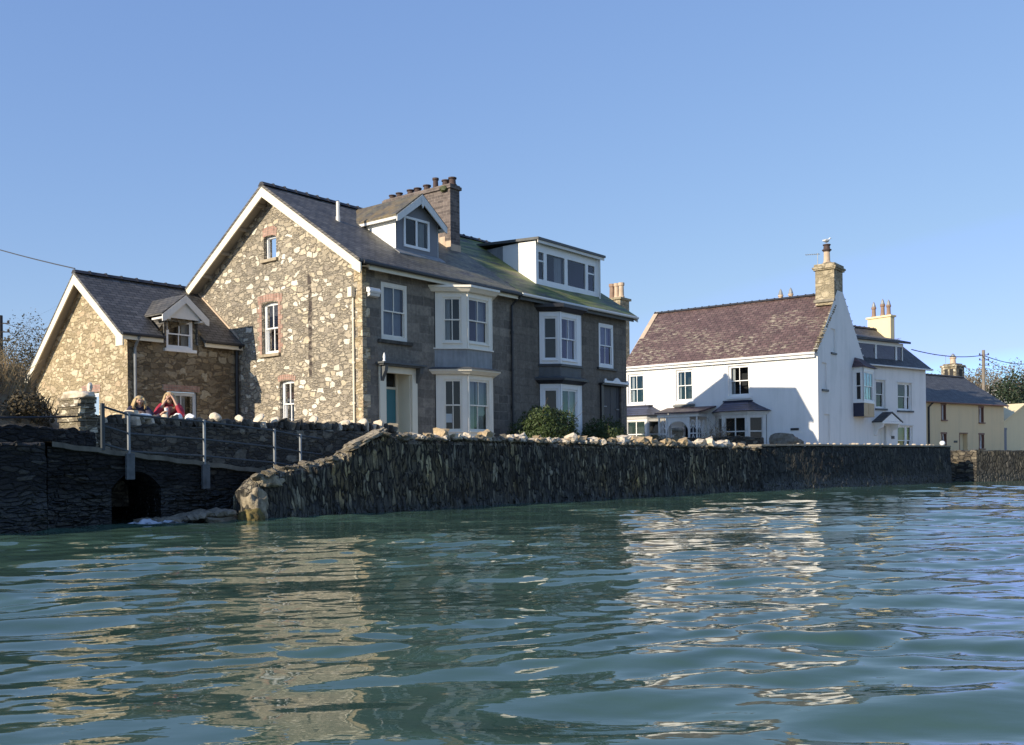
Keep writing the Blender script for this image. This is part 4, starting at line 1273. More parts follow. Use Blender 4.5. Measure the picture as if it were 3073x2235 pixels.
def cottage():
    h = thing('stone_cottage', FM, (-3.96, 6.05, 1.14), 'small golden rubble stone cottage with slate roof and gabled wall dormer', 'cottage')
    O = (-3.96, 6.05, 1.14)
    b = lambda mb, name, mat, par=None, **k: mb.build(name, mat, par or h, off=O, **k)
    s1 = (7.28 - 5.12) / (8.61 - 5.8)
    fz = lambda v: 5.12 + s1 * (v - 5.8)
    s2 = (7.28 - 3.95) / (12.2 - 8.61)
    bz = lambda v: 7.28 - s2 * (v - 8.61)
    SG = Plane((-3.96, 0, 0), (0, 1, 0), (-1, 0, 0))
    SF = Plane((0, 6.05, 0), (1, 0, 0), (0, -1, 0))
    gw = rect(7.75, 8.72, 2.0, 3.45)
    b(MB().poly(SG, [(6.05, 0.6), (11.9, 0.6), (11.9, bz(11.9) - 0.14), (8.61, 7.12), (6.05, fz(6.05) - 0.14)], [gw], 0.15), 'gable_wall', M_cott, recalc=False)
    h1 = rect(-2.66, -1.74, 4.80, 5.72)
    h2 = rect(-2.66, -1.6, 2.0, 3.46)
    b(MB().poly(SF, [(-3.96, 0.6), (0.0, 0.6), (0.0, 5.2), (-1.3, 5.2), (-1.74, 5.75), (-2.18, 6.2), (-2.62, 5.75), (-3.05, 5.2), (-3.96, 5.2)], [h1, h2], 0.15), 'side_wall', M_cottside, recalc=False)
    b(MB().box(-3.9, -0.01, 11.75, 11.9, 0.6, 4.0), 'rear_wall', M_cottside)
    rf = None
    for (u0, u1) in ((-4.3, -2.9), (-1.46, -0.01)):
        o = b(sheet_roof(u0, u1, 5.8, 5.12, 6.75, fz(6.75), 0.09, 8, 5, 0.012, u0), 'roof', M_slate_cott)
    o = b(sheet_roof(-4.3, -0.01, 6.75, fz(6.75), 8.61, 7.28, 0.09, 24, 10, 0.014, 2.2), 'roof', M_slate_cott)
    b(sheet_roof(-4.3, -0.01, 12.3, bz(12.3), 8.62, 7.28, 0.09, 20, 8, 0.01, 2.9), 'roof', M_slate_cott)
    ridge_tiles(MB(), (-4.3, 8.61, 7.31), (-0.02, 8.61, 7.31), 0.1, 0.5).build('ridge_tiles', M_ridge, o, off=O)
    bd = MB()
    for (va, za, vb, zb) in ((5.72, fz(5.72), 8.61, 7.28), (12.32, bz(12.32), 8.61, 7.28)):
        bd.prism([(-4.3, va, za - 0.09), (-4.3, va, za - 0.34), (-4.3, vb, zb - 0.4), (-4.3, vb, zb - 0.09)], (0.04, 0, 0))
    bd.prism([(-4.301, 5.72, 5.0), (-4.301, 5.72, 4.72), (-4.301, 6.12, 4.72), (-4.301, 6.12, 5.25)], (0.038, 0, 0))
    b(bd, 'barge_board', M_cream)
    so = MB()
    for (va, za, vb, zb) in ((5.9, fz(5.9), 8.61, 7.28), (12.25, bz(12.25), 8.61, 7.28)):
        so.quad((-4.27, va, za - 0.2), (-3.96, va, za - 0.2), (-3.96, vb, zb - 0.2), (-4.27, vb, zb - 0.2))
    b(so, 'soffit', M_soffit)
    b(MB().box(-4.27, -2.92, 5.78, 5.81, 4.92, 5.06), 'fascia', M_cream)
    b(MB().box(-1.45, -0.02, 5.78, 5.81, 4.92, 5.06), 'fascia', M_cream)
    b(MB().tube([(-4.3, 5.73, 5.08), (-2.9, 5.73, 5.08)], 0.05, 8), 'gutter', M_iron)
    b(MB().tube([(-1.46, 5.73, 5.08), (-0.02, 5.73, 5.08)], 0.05, 8), 'gutter', M_iron)
    b(MB().tube([(-3.74, 5.74, 5.03), (-3.74, 5.9, 4.85), (-3.74, 6.0, 4.7), (-3.74, 6.0, 1.2)], 0.045, 8), 'downpipe', M_galv)
    b(MB().tube([(-0.14, 5.74, 5.03), (-0.14, 5.95, 4.9), (-0.14, 5.98, 1.2)], 0.055, 8), 'downpipe', M_iron)
    # the flashing where the roof meets the big gable
    b(MB().prism([(-0.03, 6.0, fz(6.0) + 0.02), (-0.03, 8.55, 7.25), (-0.03, 8.55, 7.32), (-0.03, 6.0, fz(6.0) + 0.1)], (0.025, 0, 0)), 'flashing', M_potpale)
    # wall dormer
    dz = bpy.data.objects.new('dormer', None)
    COL.objects.link(dz)
    dz.parent = h
    dz.location = (3.96, -6.05, -1.14)
    window(dz, SF, -2.66, -1.74, 4.80, 5.72, rec=0.0, fw=0.065, mat=M_white, cols=2, curt=((0.7, 1.0, 0.0),), sill=(M_white, 0.1, 0.1, 0.1))
    rr = MB()
    for s_ in (-1, 1):
        ue = -2.18 + s_ * 0.82
        q = [(-2.18, 5.7, 6.5), (ue, 5.7, 5.84), (ue, 6.8, 5.84), (-2.18, 7.7, 6.5)]
        rr.hexa([(x, y, z - 0.06) for x, y, z in q] + q)
    rr.build('dormer_roof', M_slate_dormc, dz)
    bb = MB().poly(Plane((0, 5.78, 0), (1, 0, 0), (0, -1, 0)), [(-2.72, 5.72), (-1.64, 5.72), (-1.64, 5.8), (-2.18, 6.32), (-2.72, 5.8)])
    for s_ in (-1, 1):
        ue = -2.18 + s_ * 0.82
        bb.prism([(-2.18, 5.68, 6.46), (ue, 5.68, 5.78), (ue, 5.68, 5.58), (ue - s_ * 0.1, 5.68, 5.6), (-2.18, 5.68, 6.22)], (0, 0.04, 0))
        bb.box(min(ue, ue - s_ * 0.3), max(ue, ue - s_ * 0.3), 5.72, 6.3, 5.66, 5.72)
    bb.build('dormer_barge_board', M_greyw, dz)
    for u in (-2.78, -1.62):
        MB().prism([(u, 5.98, 4.95), (u, 5.98, 5.72), (u, 6.9, 5.72)], (0.05, 0, 0)).build('dormer_cheek', M_slate_cott, dz)
    # lower window and gable window, both with red brick heads
    window(h, Plane((3.96, 0, -1.14), (1, 0, 0), (0, -1, 0)), -2.66, -1.6, 2.0, 3.44, rec=0.1, fw=0.07, mat=M_greyw, cols=2, curt=((0.3, 0.75, 0.0),), cmat=M_net) if False else None
    window(h, Plane((3.96, 0.0, -1.14), (1, 0, 0), (0, -1, 0)), -2.66, -1.6, 2.0, 3.44, rec=0.06, fw=0.07, mat=M_greyw, cols=2, curt=((0.3, 0.75, 0.0),), cmat=M_net)
    window(h, Plane((0.0, -6.05, -1.14), (0, 1, 0), (-1, 0, 0)), 7.75, 8.72, 2.0, 3.44, rec=0.06, fw=0.07, mat=M_white, cols=2)
    br = MB()
    for i in range(14):
        x = -2.78 + i * 0.092
        br.box(x, x + 0.084, 6.036, 6.05, 3.46, 3.66)
    for i in range(13):
        y = 7.66 + i * 0.088
        br.box(-3.974, -3.96, y, y + 0.08, 3.46, 3.70)
    b(br, 'brick_lintel', M_brick)
    return h


stone_house()
dark_house()
cottage()
#PART3

# ------------------------------------------------------------------ the long white house
def white_house():
    O = (3.5, 5.4, 1.14)
    h = thing('white_house', FW, O, 'long white house with purple slate roof, blue bay roofs and stone end chimney', 'house')
    b = lambda mb, name, mat, par=None, **k: mb.build(name, mat, par or h, off=O, **k)
    def sub(name):
        e = bpy.data.objects.new(name, None)
        COL.objects.link(e)
        e.parent = h
        e.location = (-O[0], -O[1], -O[2])
        return e
    ev = 6.35
    ru, rz_ = 3.55, 9.80
    sl = (rz_ - 6.42) / (ru + 0.22)
    fz = lambda u: 6.42 + sl * (u + 0.22)
    FRT = Plane((0, 0, 0), (0, 1, 0), (-1, 0, 0))
    w1 = rect(3.56, 4.72, 4.42, 6.02)
    w2 = rect(6.77, 7.78, 4.30, 6.0)
    w3 = rect(9.74, 10.76, 4.28, 5.96)
    dr = rect(6.3, 7.3, 1.0, 3.0)
    b(MB().poly(FRT, rect(0, 10.85, 0.6, 6.42), [w1, w2, w3, dr], 0.16), 'front_wall', M_wr, recalc=False)
    EG = Plane((0, 0, 0), (1, 0, 0), (0, -1, 0))
    hs = [rect(1.9, 2.52, 6.55, 7.75), rect(0.6, 1.24, 4.62, 5.93), rect(0.82, 1.62, 0.9, 3.37)]
    b(MB().poly(EG, [(0, 0.6), (7.1, 0.6), (7.1, 6.45), (3.75, rz_), (2.9, rz_), (0, 6.5)], hs, 0.07), 'gable_wall', M_wr2, recalc=False)
    for q in ((1.88, 2.54, 0.066, 0.075, 6.5, 7.8), (0.58, 1.26, 0.066, 0.075, 4.6, 5.95), (0.8, 1.64, 0.066, 0.075, 0.8, 3.4)):
        b(MB().box(*q), 'blocked_opening', M_wr2)
    for q in ((1.86, 2.6, -0.07, 0.0, 6.44, 6.53), (0.52, 1.34, -0.08, 0.0, 4.5, 4.6)):
        b(MB().box(*q), 'slate_sill', M_dgrey)
    WG = Plane((0, 10.85, 0), (1, 0, 0), (0, 1, 0))
    b(MB().poly(WG, [(0, 0.6), (7.1, 0.6), (7.1, 6.45), (ru, rz_), (0, 6.42)]), 'far_gable_wall', M_wr)
    b(MB().box(6.95, 7.1, 0.02, 10.83, 0.6, 6.45), 'rear_wall', M_wr)
    # roof: slates run along y here
    rf = b(sheet_roof(0.12, 10.95, -0.22, 6.42, ru, rz_, 0.1, 50, 18, 0.03, 4.4, swap=True), 'roof', M_slate_purple)
    sheet_roof(0.12, 10.95, 7.3, 6.42, ru + 0.01, rz_, 0.1, 20, 8, 0.02, 6.4, swap=True).build('rear_slope', M_slate_purple, rf, off=O)
    ridge_tiles(MB(), (ru, 1.05, rz_ + 0.03), (ru, 10.95, rz_ + 0.03), 0.10, 0.42).build('ridge_tiles', M_ridge, rf, off=O)
    vg = MB()
    rng = random.Random(9)
    n = 22
    for i in range(n):
        t = i / n
        u = -0.25 + (2.75 + 0.25) * t
        vg.blob((u + 0.06, 0.08, fz(u) + 0.03), (0.13 + rng.random() * 0.05, 0.14 + rng.random() * 0.05, 0.055 + rng.random() * 0.04), i, 0.35, 1)
    b(vg, 'verge_stones', M_lichstone)
    rv = MB()
    for i in range(10):
        t = i / 10
        u = 7.25 + (ru + 0.25 - 7.25) * t
        rv.blob((u, 0.1, 6.45 + (rz_ - 6.42) * t), (0.2, 0.13, 0.05), i + 40, 0.3, 1)
    b(rv, 'rear_verge', M_wr2)
    pv = MB().hexa([(0.0, 10.72, 6.47), (ru, 10.72, rz_ + 0.03), (ru, 11.0, rz_ + 0.03), (0.0, 11.0, 6.47), (0.0, 10.72, 6.53), (ru, 10.72, rz_ + 0.09), (ru, 11.0, rz_ + 0.09), (0.0, 11.0, 6.53)])
    b(pv, 'far_verge', M_potpale)
    b(MB().box(-0.17, -0.13, 0.1, 10.9, 6.14, 6.33).box(-0.13, 0.0, 0.1, 10.9, 6.28, 6.3), 'fascia', M_white)
    b(MB().tube([(-0.24, 0.05, 6.33), (-0.24, 10.95, 6.31)], 0.06, 8), 'gutter', M_white)
    WP = Plane((-O[0], -O[1], -O[2]), (0, 1, 0), (-1, 0, 0))
    for (r_, cu) in ((w1, ((0.8, 1.0, 0.0),)), (w2, ((0.82, 1.0, 0.0),)), (w3, ((0.75, 1.0, 0.0),))):
        window(h, WP, r_[0][0], r_[1][0], r_[0][1], r_[2][1], rec=0.09, fw=0.075, mat=M_white, curt=cu, sill=(M_white, 0.07, 0.1, 0.14))
    b(MB().box(-0.12, -0.001, 6.66, 7.9, 4.02, 4.12), 'slate_shelf', M_dgrey)
    b(MB().box(-0.03, 0.0, 5.55, 5.62, 5.98, 6.2).box(-0.03, 0.0, 5.5, 5.55, 5.85, 5.98).box(-0.03, 0.0, 5.62, 5.68, 5.88, 6.02), 'wall_bracket', M_greyw)
    b(MB().box(-0.03, 0.0, 0.98, 1.4, 2.58, 2.69), 'name_plate', M_iron)
    b(MB().box(6.25, 7.35, 0.4, 0.42, 0.8, 3.1) if False else MB().box(0.3, 0.34, 6.3, 7.3, 1.0, 3.0), 'door', M_navy)
    # end chimney with its pot
    ch = MB().box(2.55, 3.85, 0.03, 1.02, 9.05, 10.85).box(2.47, 3.93, -0.05, 1.10, 10.85, 10.93).box(2.42, 3.98, -0.1, 1.15, 10.93, 11.03).box(2.5, 3.9, -0.02, 1.07, 11.03, 11.18)
    c = b(ch, 'chimney', M_cstone, bevel=0.02)
    MB().box(2.44, 2.6, 0.0, 1.08, 9.2, 9.34).build('chimney_flashing', M_cap, c, off=O)
    MB().blob((2.9, 0.45, 11.2), (0.3, 0.38, 0.08), 4, 0.4, 2).blob((3.35, 0.4, 11.2), (0.3, 0.3, 0.07), 6, 0.4, 2).build('chimney_capping', M_cap, c, off=O)
    p = MB().lathe((2.9, 0.52, 11.2), [(0.2, 0), (0.19, 0.1), (0.165, 0.16), (0.15, 0.62), (0.17, 0.64)], 14)
    po = p.build('chimney_pot', M_potpale, c, off=O)
    MB().lathe((2.9, 0.52, 11.84), [(0.17, 0), (0.2, 0.05), (0.24, 0.07), (0.24, 0.11), (0.17, 0.14), (0.155, 0.3), (0.2, 0.34), (0.2, 0.38), (0.1, 0.38)], 14).build('pot_head', M_potdark, po, off=O)
    # rear stack, only its two cowled pots show over the ridge
    c2 = b(MB().box(4.0, 4.5, 2.7, 3.85, 8.5, 9.72), 'rear_chimney', M_cstone)
    for v in (2.98, 3.55):
        pot(c2, 4.2 - O[0], v - O[1], 9.7 - O[2], 0.13, 0.42, M_potpale, cowl=True)
    # bays with blue slate skirts
    for off in (0.0, 5.8):
        bay = [(0.0, 5.45 + off), (-0.72, 4.74 + off), (-0.72, 3.36 + off), (0.0, 2.65 + off)]
        e = sub('bay_window')
        bay_storey(e, bay, 1.15, 3.42, 1.62, 3.30, M_greyw, [(0.22, 0.12), (0.14, 0.14), (0.12, 0.22)], None, sash=False, split=0.58, cols=[1, 2, 1])
        bay_prism(bay, 0.04, 3.42, 3.6, 0.14).build('bay_cornice', M_greyw, e)
        rfm = MB()
        a = bay_ring(bay, 0.26)
        t = [(0.0, 4.98 + off), (-0.22, 4.86 + off), (-0.22, 3.56 + off), (0.0, 3.44 + off)]
        m = [((1 - 0.62) * a[i].x + 0.62 * t[i][0], (1 - 0.62) * a[i].y + 0.62 * t[i][1]) for i in range(4)]
        vs = [(p.x, p.y, 3.62) for p in a] + [(q[0], q[1], 3.92) for q in m] + [(q[0], q[1], 4.14) for q in t]
        fs = []
        for i in range(3):
            fs += [(i, i + 1, i + 5, i + 4), (i + 4, i + 5, i + 9, i + 8)]
        rfm.add(vs, fs)
        rfm.quad(*[(p.x, p.y, 3.6) for p in a])
        rfm.build('bay_roof', M_slate_blue, e)
        bay_prism([(0.0, 5.0 + off), (-0.24, 4.9 + off), (-0.24, 3.52 + off), (0.0, 3.42 + off)], 0.04, 4.14, 4.2).build('bay_roof_cap', M_navy, e)
    # the trellis porch
    e = sub('porch')
    u0, va, vb = -1.2, 5.92, 8.2
    MB().hexa([(u0 - 0.14, va - 0.15, 3.6), (0, va - 0.5, 3.92), (0, vb + 0.1, 3.92), (u0 - 0.14, vb + 0.15, 3.6), (u0 - 0.14, va - 0.15, 3.67), (0, va - 0.5, 3.99), (0, vb + 0.1, 3.99), (u0 - 0.14, vb + 0.15, 3.67)]).build('porch_roof', M_slate_plum, e)
    ph = MB()
    PP = Plane((u0, 0, 0), (0, 1, 0), (-1, 0, 0))
    # front frame: posts and beam, with the arched opening cut in
    ph.pbox(PP, va, va + 0.07, 1.15, 3.45, -0.07, 0).pbox(PP, va + 0.44, va + 0.53, 1.15, 3.45, -0.07, 0).pbox(PP, vb - 0.53, vb - 0.44, 1.15, 3.45, -0.07, 0).pbox(PP, vb - 0.07, vb, 1.15, 3.45, -0.07, 0)
    ph.pbox(PP, va - 0.05, vb + 0.05, 3.42, 3.58, -0.1, 0.03)
    arch = [(va + 0.53, 3.42)]
    n = 16
    for i in range(n + 1):
        t = i / n
        a = va + 0.53 + (vb - va - 1.06) * t
        arch.append((a, 2.72 + 0.46 * (1 - abs(2 * t - 1) ** 3.2)))
    arch.append((vb - 0.53, 3.42))
    ph.prism([PP.pt(a, z, -0.045) for a, z in arch], -PP.N * 0.03 * -1)
    PS = Plane((0, va, 0), (1, 0, 0), (0, -1, 0))
    ph.pbox(PS, u0, 0.0, 3.42, 3.56, -0.06, 0).pbox(PS, -0.08, 0.0, 1.15, 3.42, -0.05, 0).pbox(PS, u0, 0.0, 2.5, 2.56, -0.05, 0)
    PS2 = Plane((0, vb, 0), (1, 0, 0), (0, 1, 0))
    ph.pbox(PS2, u0, 0.0, 3.42, 3.56, -0.06, 0).pbox(PS2, -0.08, 0.0, 1.15, 3.42, -0.05, 0)
    ph.build('porch_frame', M_greyw, e)
    for (x0, pl) in ((va + 0.07, PP), (vb - 0.44, PP), (u0 + 0.12, PS), (u0 + 0.62, PS)):
        tr = MB()
        w = 0.37
        c = x0 + w / 2
        def bar(p, q, r=0.017, pl=pl, tr=tr):
            tr.tube([pl.pt(*p, -0.035), pl.pt(*q, -0.035)], r, 6)
        bar((x0, 2.55), (x0 + w, 2.55), 0.03)
        for k in range(8):   # gothic head
            t0, t1 = k / 8, (k + 1) / 8
            g = lambda t: 2.62 + 0.62 * math.sin(t * math.pi / 2)
            bar((x0 + w / 2 * (1 - math.cos(t0 * math.pi / 2)), g(t0)), (x0 + w / 2 * (1 - math.cos(t1 * math.pi / 2)), g(t1)))
            bar((x0 + w - w / 2 * (1 - math.cos(t0 * math.pi / 2)), g(t0)), (x0 + w - w / 2 * (1 - math.cos(t1 * math.pi / 2)), g(t1)))
        bar((c, 2.55), (c, 3.2))
        bar((c, 3.0), (x0 + 0.04, 2.8))
        bar((c, 3.0), (x0 + w - 0.04, 2.8))
        bar((c, 2.5), (x0 + 0.06, 2.15))
        bar((c, 2.5), (x0 + w - 0.06, 2.15))
        bar((x0 + 0.06, 2.15), (c, 1.8))
        bar((x0 + w - 0.06, 2.15), (c, 1.8))
        for k in range(3):
            zz = 1.25 + k * 0.25
            bar((x0, zz), (x0 + w, zz + 0.3))
            bar((x0, zz + 0.3), (x0 + w, zz))
        tr.build('trellis', M_white, e)
    # oriel on the gable, by the back corner
    e = sub('oriel_window')
    u0, u1, pv_ = 5.2, 6.95, 0.56
    ow = MB()
    PL = Plane((u0, 0, 0), (0, -1, 0), (-1, 0, 0))
    PF = Plane((0, -pv_, 0), (1, 0, 0), (0, -1, 0))
    ow.pbox(PL, 0, pv_, 4.1, 4.22, -0.06, 0.02).pbox(PL, 0, pv_, 5.78, 6.02, -0.06, 0).pbox(PL, 0, 0.1, 4.22, 5.78, -0.06, 0).pbox(PL, pv_ - 0.12, pv_, 4.22, 5.78, -0.06, 0)
    ow.pbox(PF, u0, u1, 4.1, 4.22, -0.06, 0.02).pbox(PF, u0, u1, 5.78, 6.02, -0.06, 0).pbox(PF, u0, u0 + 0.12, 4.22, 5.78, -0.06, 0).pbox(PF, u1 - 0.12, u1, 4.22, 5.78, -0.06, 0)
    PR = Plane((u1, 0, 0), (0, -1, 0), (1, 0, 0))
    ow.pbox(PR, 0, pv_, 4.1, 6.02, -0.05, 0)
    ow.build('oriel_frame', M_white, e)
    window(e, PL, 0.1, pv_ - 0.12, 4.22, 5.78, rec=0.02, fw=0.035, mat=M_white, cols=1, room=False)
    window(e, PF, u0 + 0.12, u1 - 0.12, 4.22, 5.78, rec=0.02, fw=0.04, mat=M_white, cols=3, room=False, curt=((0.0, 0.3, 0.0), (0.55, 0.72, 0.0)))
    MB().quad((u0 + .1, -0.01, 4.2), (u1, -0.01, 4.2), (u1, -0.01, 5.9), (u0 + .1, -0.01, 5.9)).quad((u0 + .05, 0, 4.21), (u1 - .05, 0, 4.21), (u1 - .05, -pv_ + .06, 4.21), (u0 + .05, -pv_ + .06, 4.21)).build('oriel_interior', M_room, e)
    MB().box(u0, u0 + 0.03, -pv_, 0, 3.38, 4.1).build('oriel_side_panel', M_navy, e)
    fp = MB().box(u0 + 0.03, u1, -pv_, -pv_ + 0.04, 3.38, 4.1).box(u0 + 0.03, u1, -pv_ + 0.04, 0, 3.38, 3.43).box(u0 + 0.78, u0 + 0.84, -pv_ - 0.015, -pv_, 3.5, 4.05)
    fp.build('oriel_panel', M_tanp, e)
    rr = MB()
    q = [(u0 - 0.16, -pv_ - 0.16, 6.0), (u1 + 0.16, -pv_ - 0.16, 6.0), (u1 + 0.16, 0, 6.0), (u0 - 0.16, 0, 6.0), (u0 + 0.25, -0.02, 6.55), (u1 - 0.25, -0.02, 6.55)]
    rr.add(q, [(0, 1, 5, 4), (0, 4, 3), (1, 2, 5), (3, 2, 1, 0), (2, 3, 4, 5)])
    rr.build('oriel_roof', M_slate_plum, e)


def roofwindow_house():
    O = (3.0, 0.0, 1.14)
    h = thing('white_house', FS, O, 'white house with wide rooflight dormer, gabled door hood and cream chimney stack', 'house')
    b = lambda mb, name, mat, par=None, **k: mb.build(name, mat, par or h, off=O, **k)
    FR = Plane((0, 0, 0), (1, 0, 0), (0, -1, 0))
    PW = Plane((-O[0], 0, -O[2]), (1, 0, 0), (0, -1, 0))
    w = [rect(1.05, 1.95, 3.92, 5.5), rect(3.15, 4.55, 3.86, 5.44), rect(3.1, 4.6, 1.3, 3.0), rect(1.2, 2.0, 0.9, 2.96)]
    b(MB().poly(FR, rect(-0.3, 6.0, 0.6, 6.42), w, 0.2), 'front_wall', M_wr2, recalc=False)
    rz_, rv = 8.98, 3.0
    sl = (rz_ - 6.32) / (rv + 0.2)
    EG = Plane((6.0, 0, 0), (0, 1, 0), (1, 0, 0))
    b(MB().poly(EG, [(0, 0.6), (6, 0.6), (6, 6.4), (rv, rz_ - 0.08), (0, 6.4)]), 'gable_wall', M_wr2)
    b(MB().box(-0.3, 5.98, 5.85, 6.0, 0.6, 6.4), 'rear_wall', M_wr2)
    rf = b(sheet_roof(-2.5, 6.35, -0.2, 6.32, rv, rz_, 0.1, 30, 12, 0.015, 8.1), 'roof', M_slate_s)
    sheet_roof(-2.5, 6.35, 6.2, 6.32, rv + 0.01, rz_, 0.1, 14, 6, 0.01, 8.5).build('rear_slope', M_slate_s, rf, off=O)
    ridge_tiles(MB(), (-2.5, rv, rz_ + 0.03), (6.3, rv, rz_ + 0.03), 0.1, 0.45).build('ridge_tiles', M_ridge, rf, off=O)
    b(MB().tube([(-0.3, -0.24, 6.28), (6.3, -0.24, 6.27)], 0.05, 8), 'gutter', M_greyw)
    for i, r_ in enumerate(w[:3]):
        sl_ = (M_dgrey, 0.08, 0.1, 0.1) if i < 2 else None
        a0, a1, z0, z1 = r_[0][0], r_[1][0], r_[0][1], r_[2][1]
        if i == 0:
            window(h, PW, a0, a1, z0, z1, rec=0.1, fw=0.07, mat=M_white, cols=1, curt=(), sill=sl_)
        else:
            window(h, PW, a0, a0 + 0.98, z0, z1, rec=0.1, fw=0.07, mat=M_white, cols=1, curt=((0.0, 1.0, 0.5),) if i == 2 else (), cmat=M_net, sill=sl_)
            window(h, PW, a0 + 0.985, a1, z0, z1, rec=0.1, fw=0.06, mat=M_white, cols=1, sill=sl_)
    for (a0, a1, z) in ((0.98, 2.02, 5.5), (3.05, 4.65, 5.44), (3.02, 4.68, 3.0)):
        b(MB().box(a0, a1, -0.03, -0.002, z, z + 0.06), 'drip_mould', M_greyw)
    d = MB().box(1.24, 1.96, 0.1, 0.15, 1.0, 2.9).box(1.3, 1.56, 0.085, 0.1, 1.2, 2.7).box(1.64, 1.9, 0.085, 0.1, 1.2, 2.7)
    b(d, 'door', M_greyw)
    hd = sub = bpy.data.objects.new('door_hood', None)
    COL.objects.link(hd)
    hd.parent = h
    hd.location = (-O[0], 0, -O[2])
    rr = MB()
    for s_ in (-1, 1):
        x0, x1 = 1.65, 1.65 + s_ * 1.02
        q = [(x0, -0.62, 3.72), (x1, -0.62, 3.18), (x1, 0, 3.18), (x0, 0, 3.72)]
        rr.hexa([(x, y, z - 0.06) for x, y, z in q] + q)
    rr.build('hood_roof', M_slate_s, hd)
    MB().prism([(0.8, -0.58, 3.18), (2.5, -0.58, 3.18), (1.65, -0.58, 3.62)], (0, 0.04, 0)).box(0.72, 2.58, -0.6, 0, 3.06, 3.17).build('hood_pediment', M_white, hd)
    for x in (0.86, 2.36):
        bk = MB().prism([(x, -0.55, 3.06), (x, -0.5, 2.86), (x, -0.2, 2.72), (x, -0.12, 2.45), (x, 0, 2.4), (x, 0, 3.06)], (0.12, 0, 0))
        bk.build('hood_bracket', M_white, hd)
    b(MB().box(2.46, 2.76, -0.02, -0.001, 2.24, 2.40), 'name_plate', M_iron)
    # the long dormer with its strip of glass
    dz = bpy.data.objects.new('dormer', None)
    COL.objects.link(dz)
    dz.parent = h
    dz.location = (-O[0], 0, -O[2])
    PD = Plane((0, 0.3, 0), (1, 0, 0), (0, -1, 0))
    MB().pbox(PD, -0.7, 4.2, 6.4, 6.62, -0.06, 0.0).pbox(PD, -0.7, 4.2, 7.58, 7.72, -0.06, 0.0).build('dormer_front', M_white, dz)
    window(dz, PD, -0.7, 1.55, 6.62, 7.58, rec=0.0, fw=0.06, mat=M_white, cols=1, rows=1, sash=False, deep=1.5)
    window(dz, PD, 1.57, 3.52, 6.62, 7.58, rec=0.0, fw=0.06, mat=M_white, cols=1, rows=1, sash=False, deep=1.5)
    window(dz, PD, 3.54, 4.18, 6.62, 7.58, rec=0.0, fw=0.06, mat=M_white, cols=1, rows=1, sash=False, deep=1.5)
    MB().prism([(4.18, 0.3, 6.5), (4.18, 0.3, 7.72), (4.18, 2.0, 7.95)], (0.04, 0, 0)).build('dormer_cheek', M_slate_s, dz)
    MB().hexa([(-1.0, 0.02, 7.7), (4.55, 0.02, 7.7), (4.55, 2.3, 8.1), (-1.0, 2.3, 8.1), (-1.0, 0.02, 7.82), (4.55, 0.02, 7.82), (4.55, 2.3, 8.45), (-1.0, 2.3, 8.45)]).build('dormer_roof', M_slate_s, dz)
    # chimney on the right gable
    ch = MB().box(5.55, 5.98, 1.95, 3.5, 7.6, 9.62).box(5.47, 6.06, 1.87, 3.58, 9.62, 9.74)
    c = b(ch, 'chimney', M_yel2, bevel=0.015)
    for v in (2.2, 2.6, 3.2):
        pot(c, 5.76 - O[0], v, 9.73 - O[2], 0.13, 0.72 if v == 2.6 else 0.62, M_pot, cowl=True)


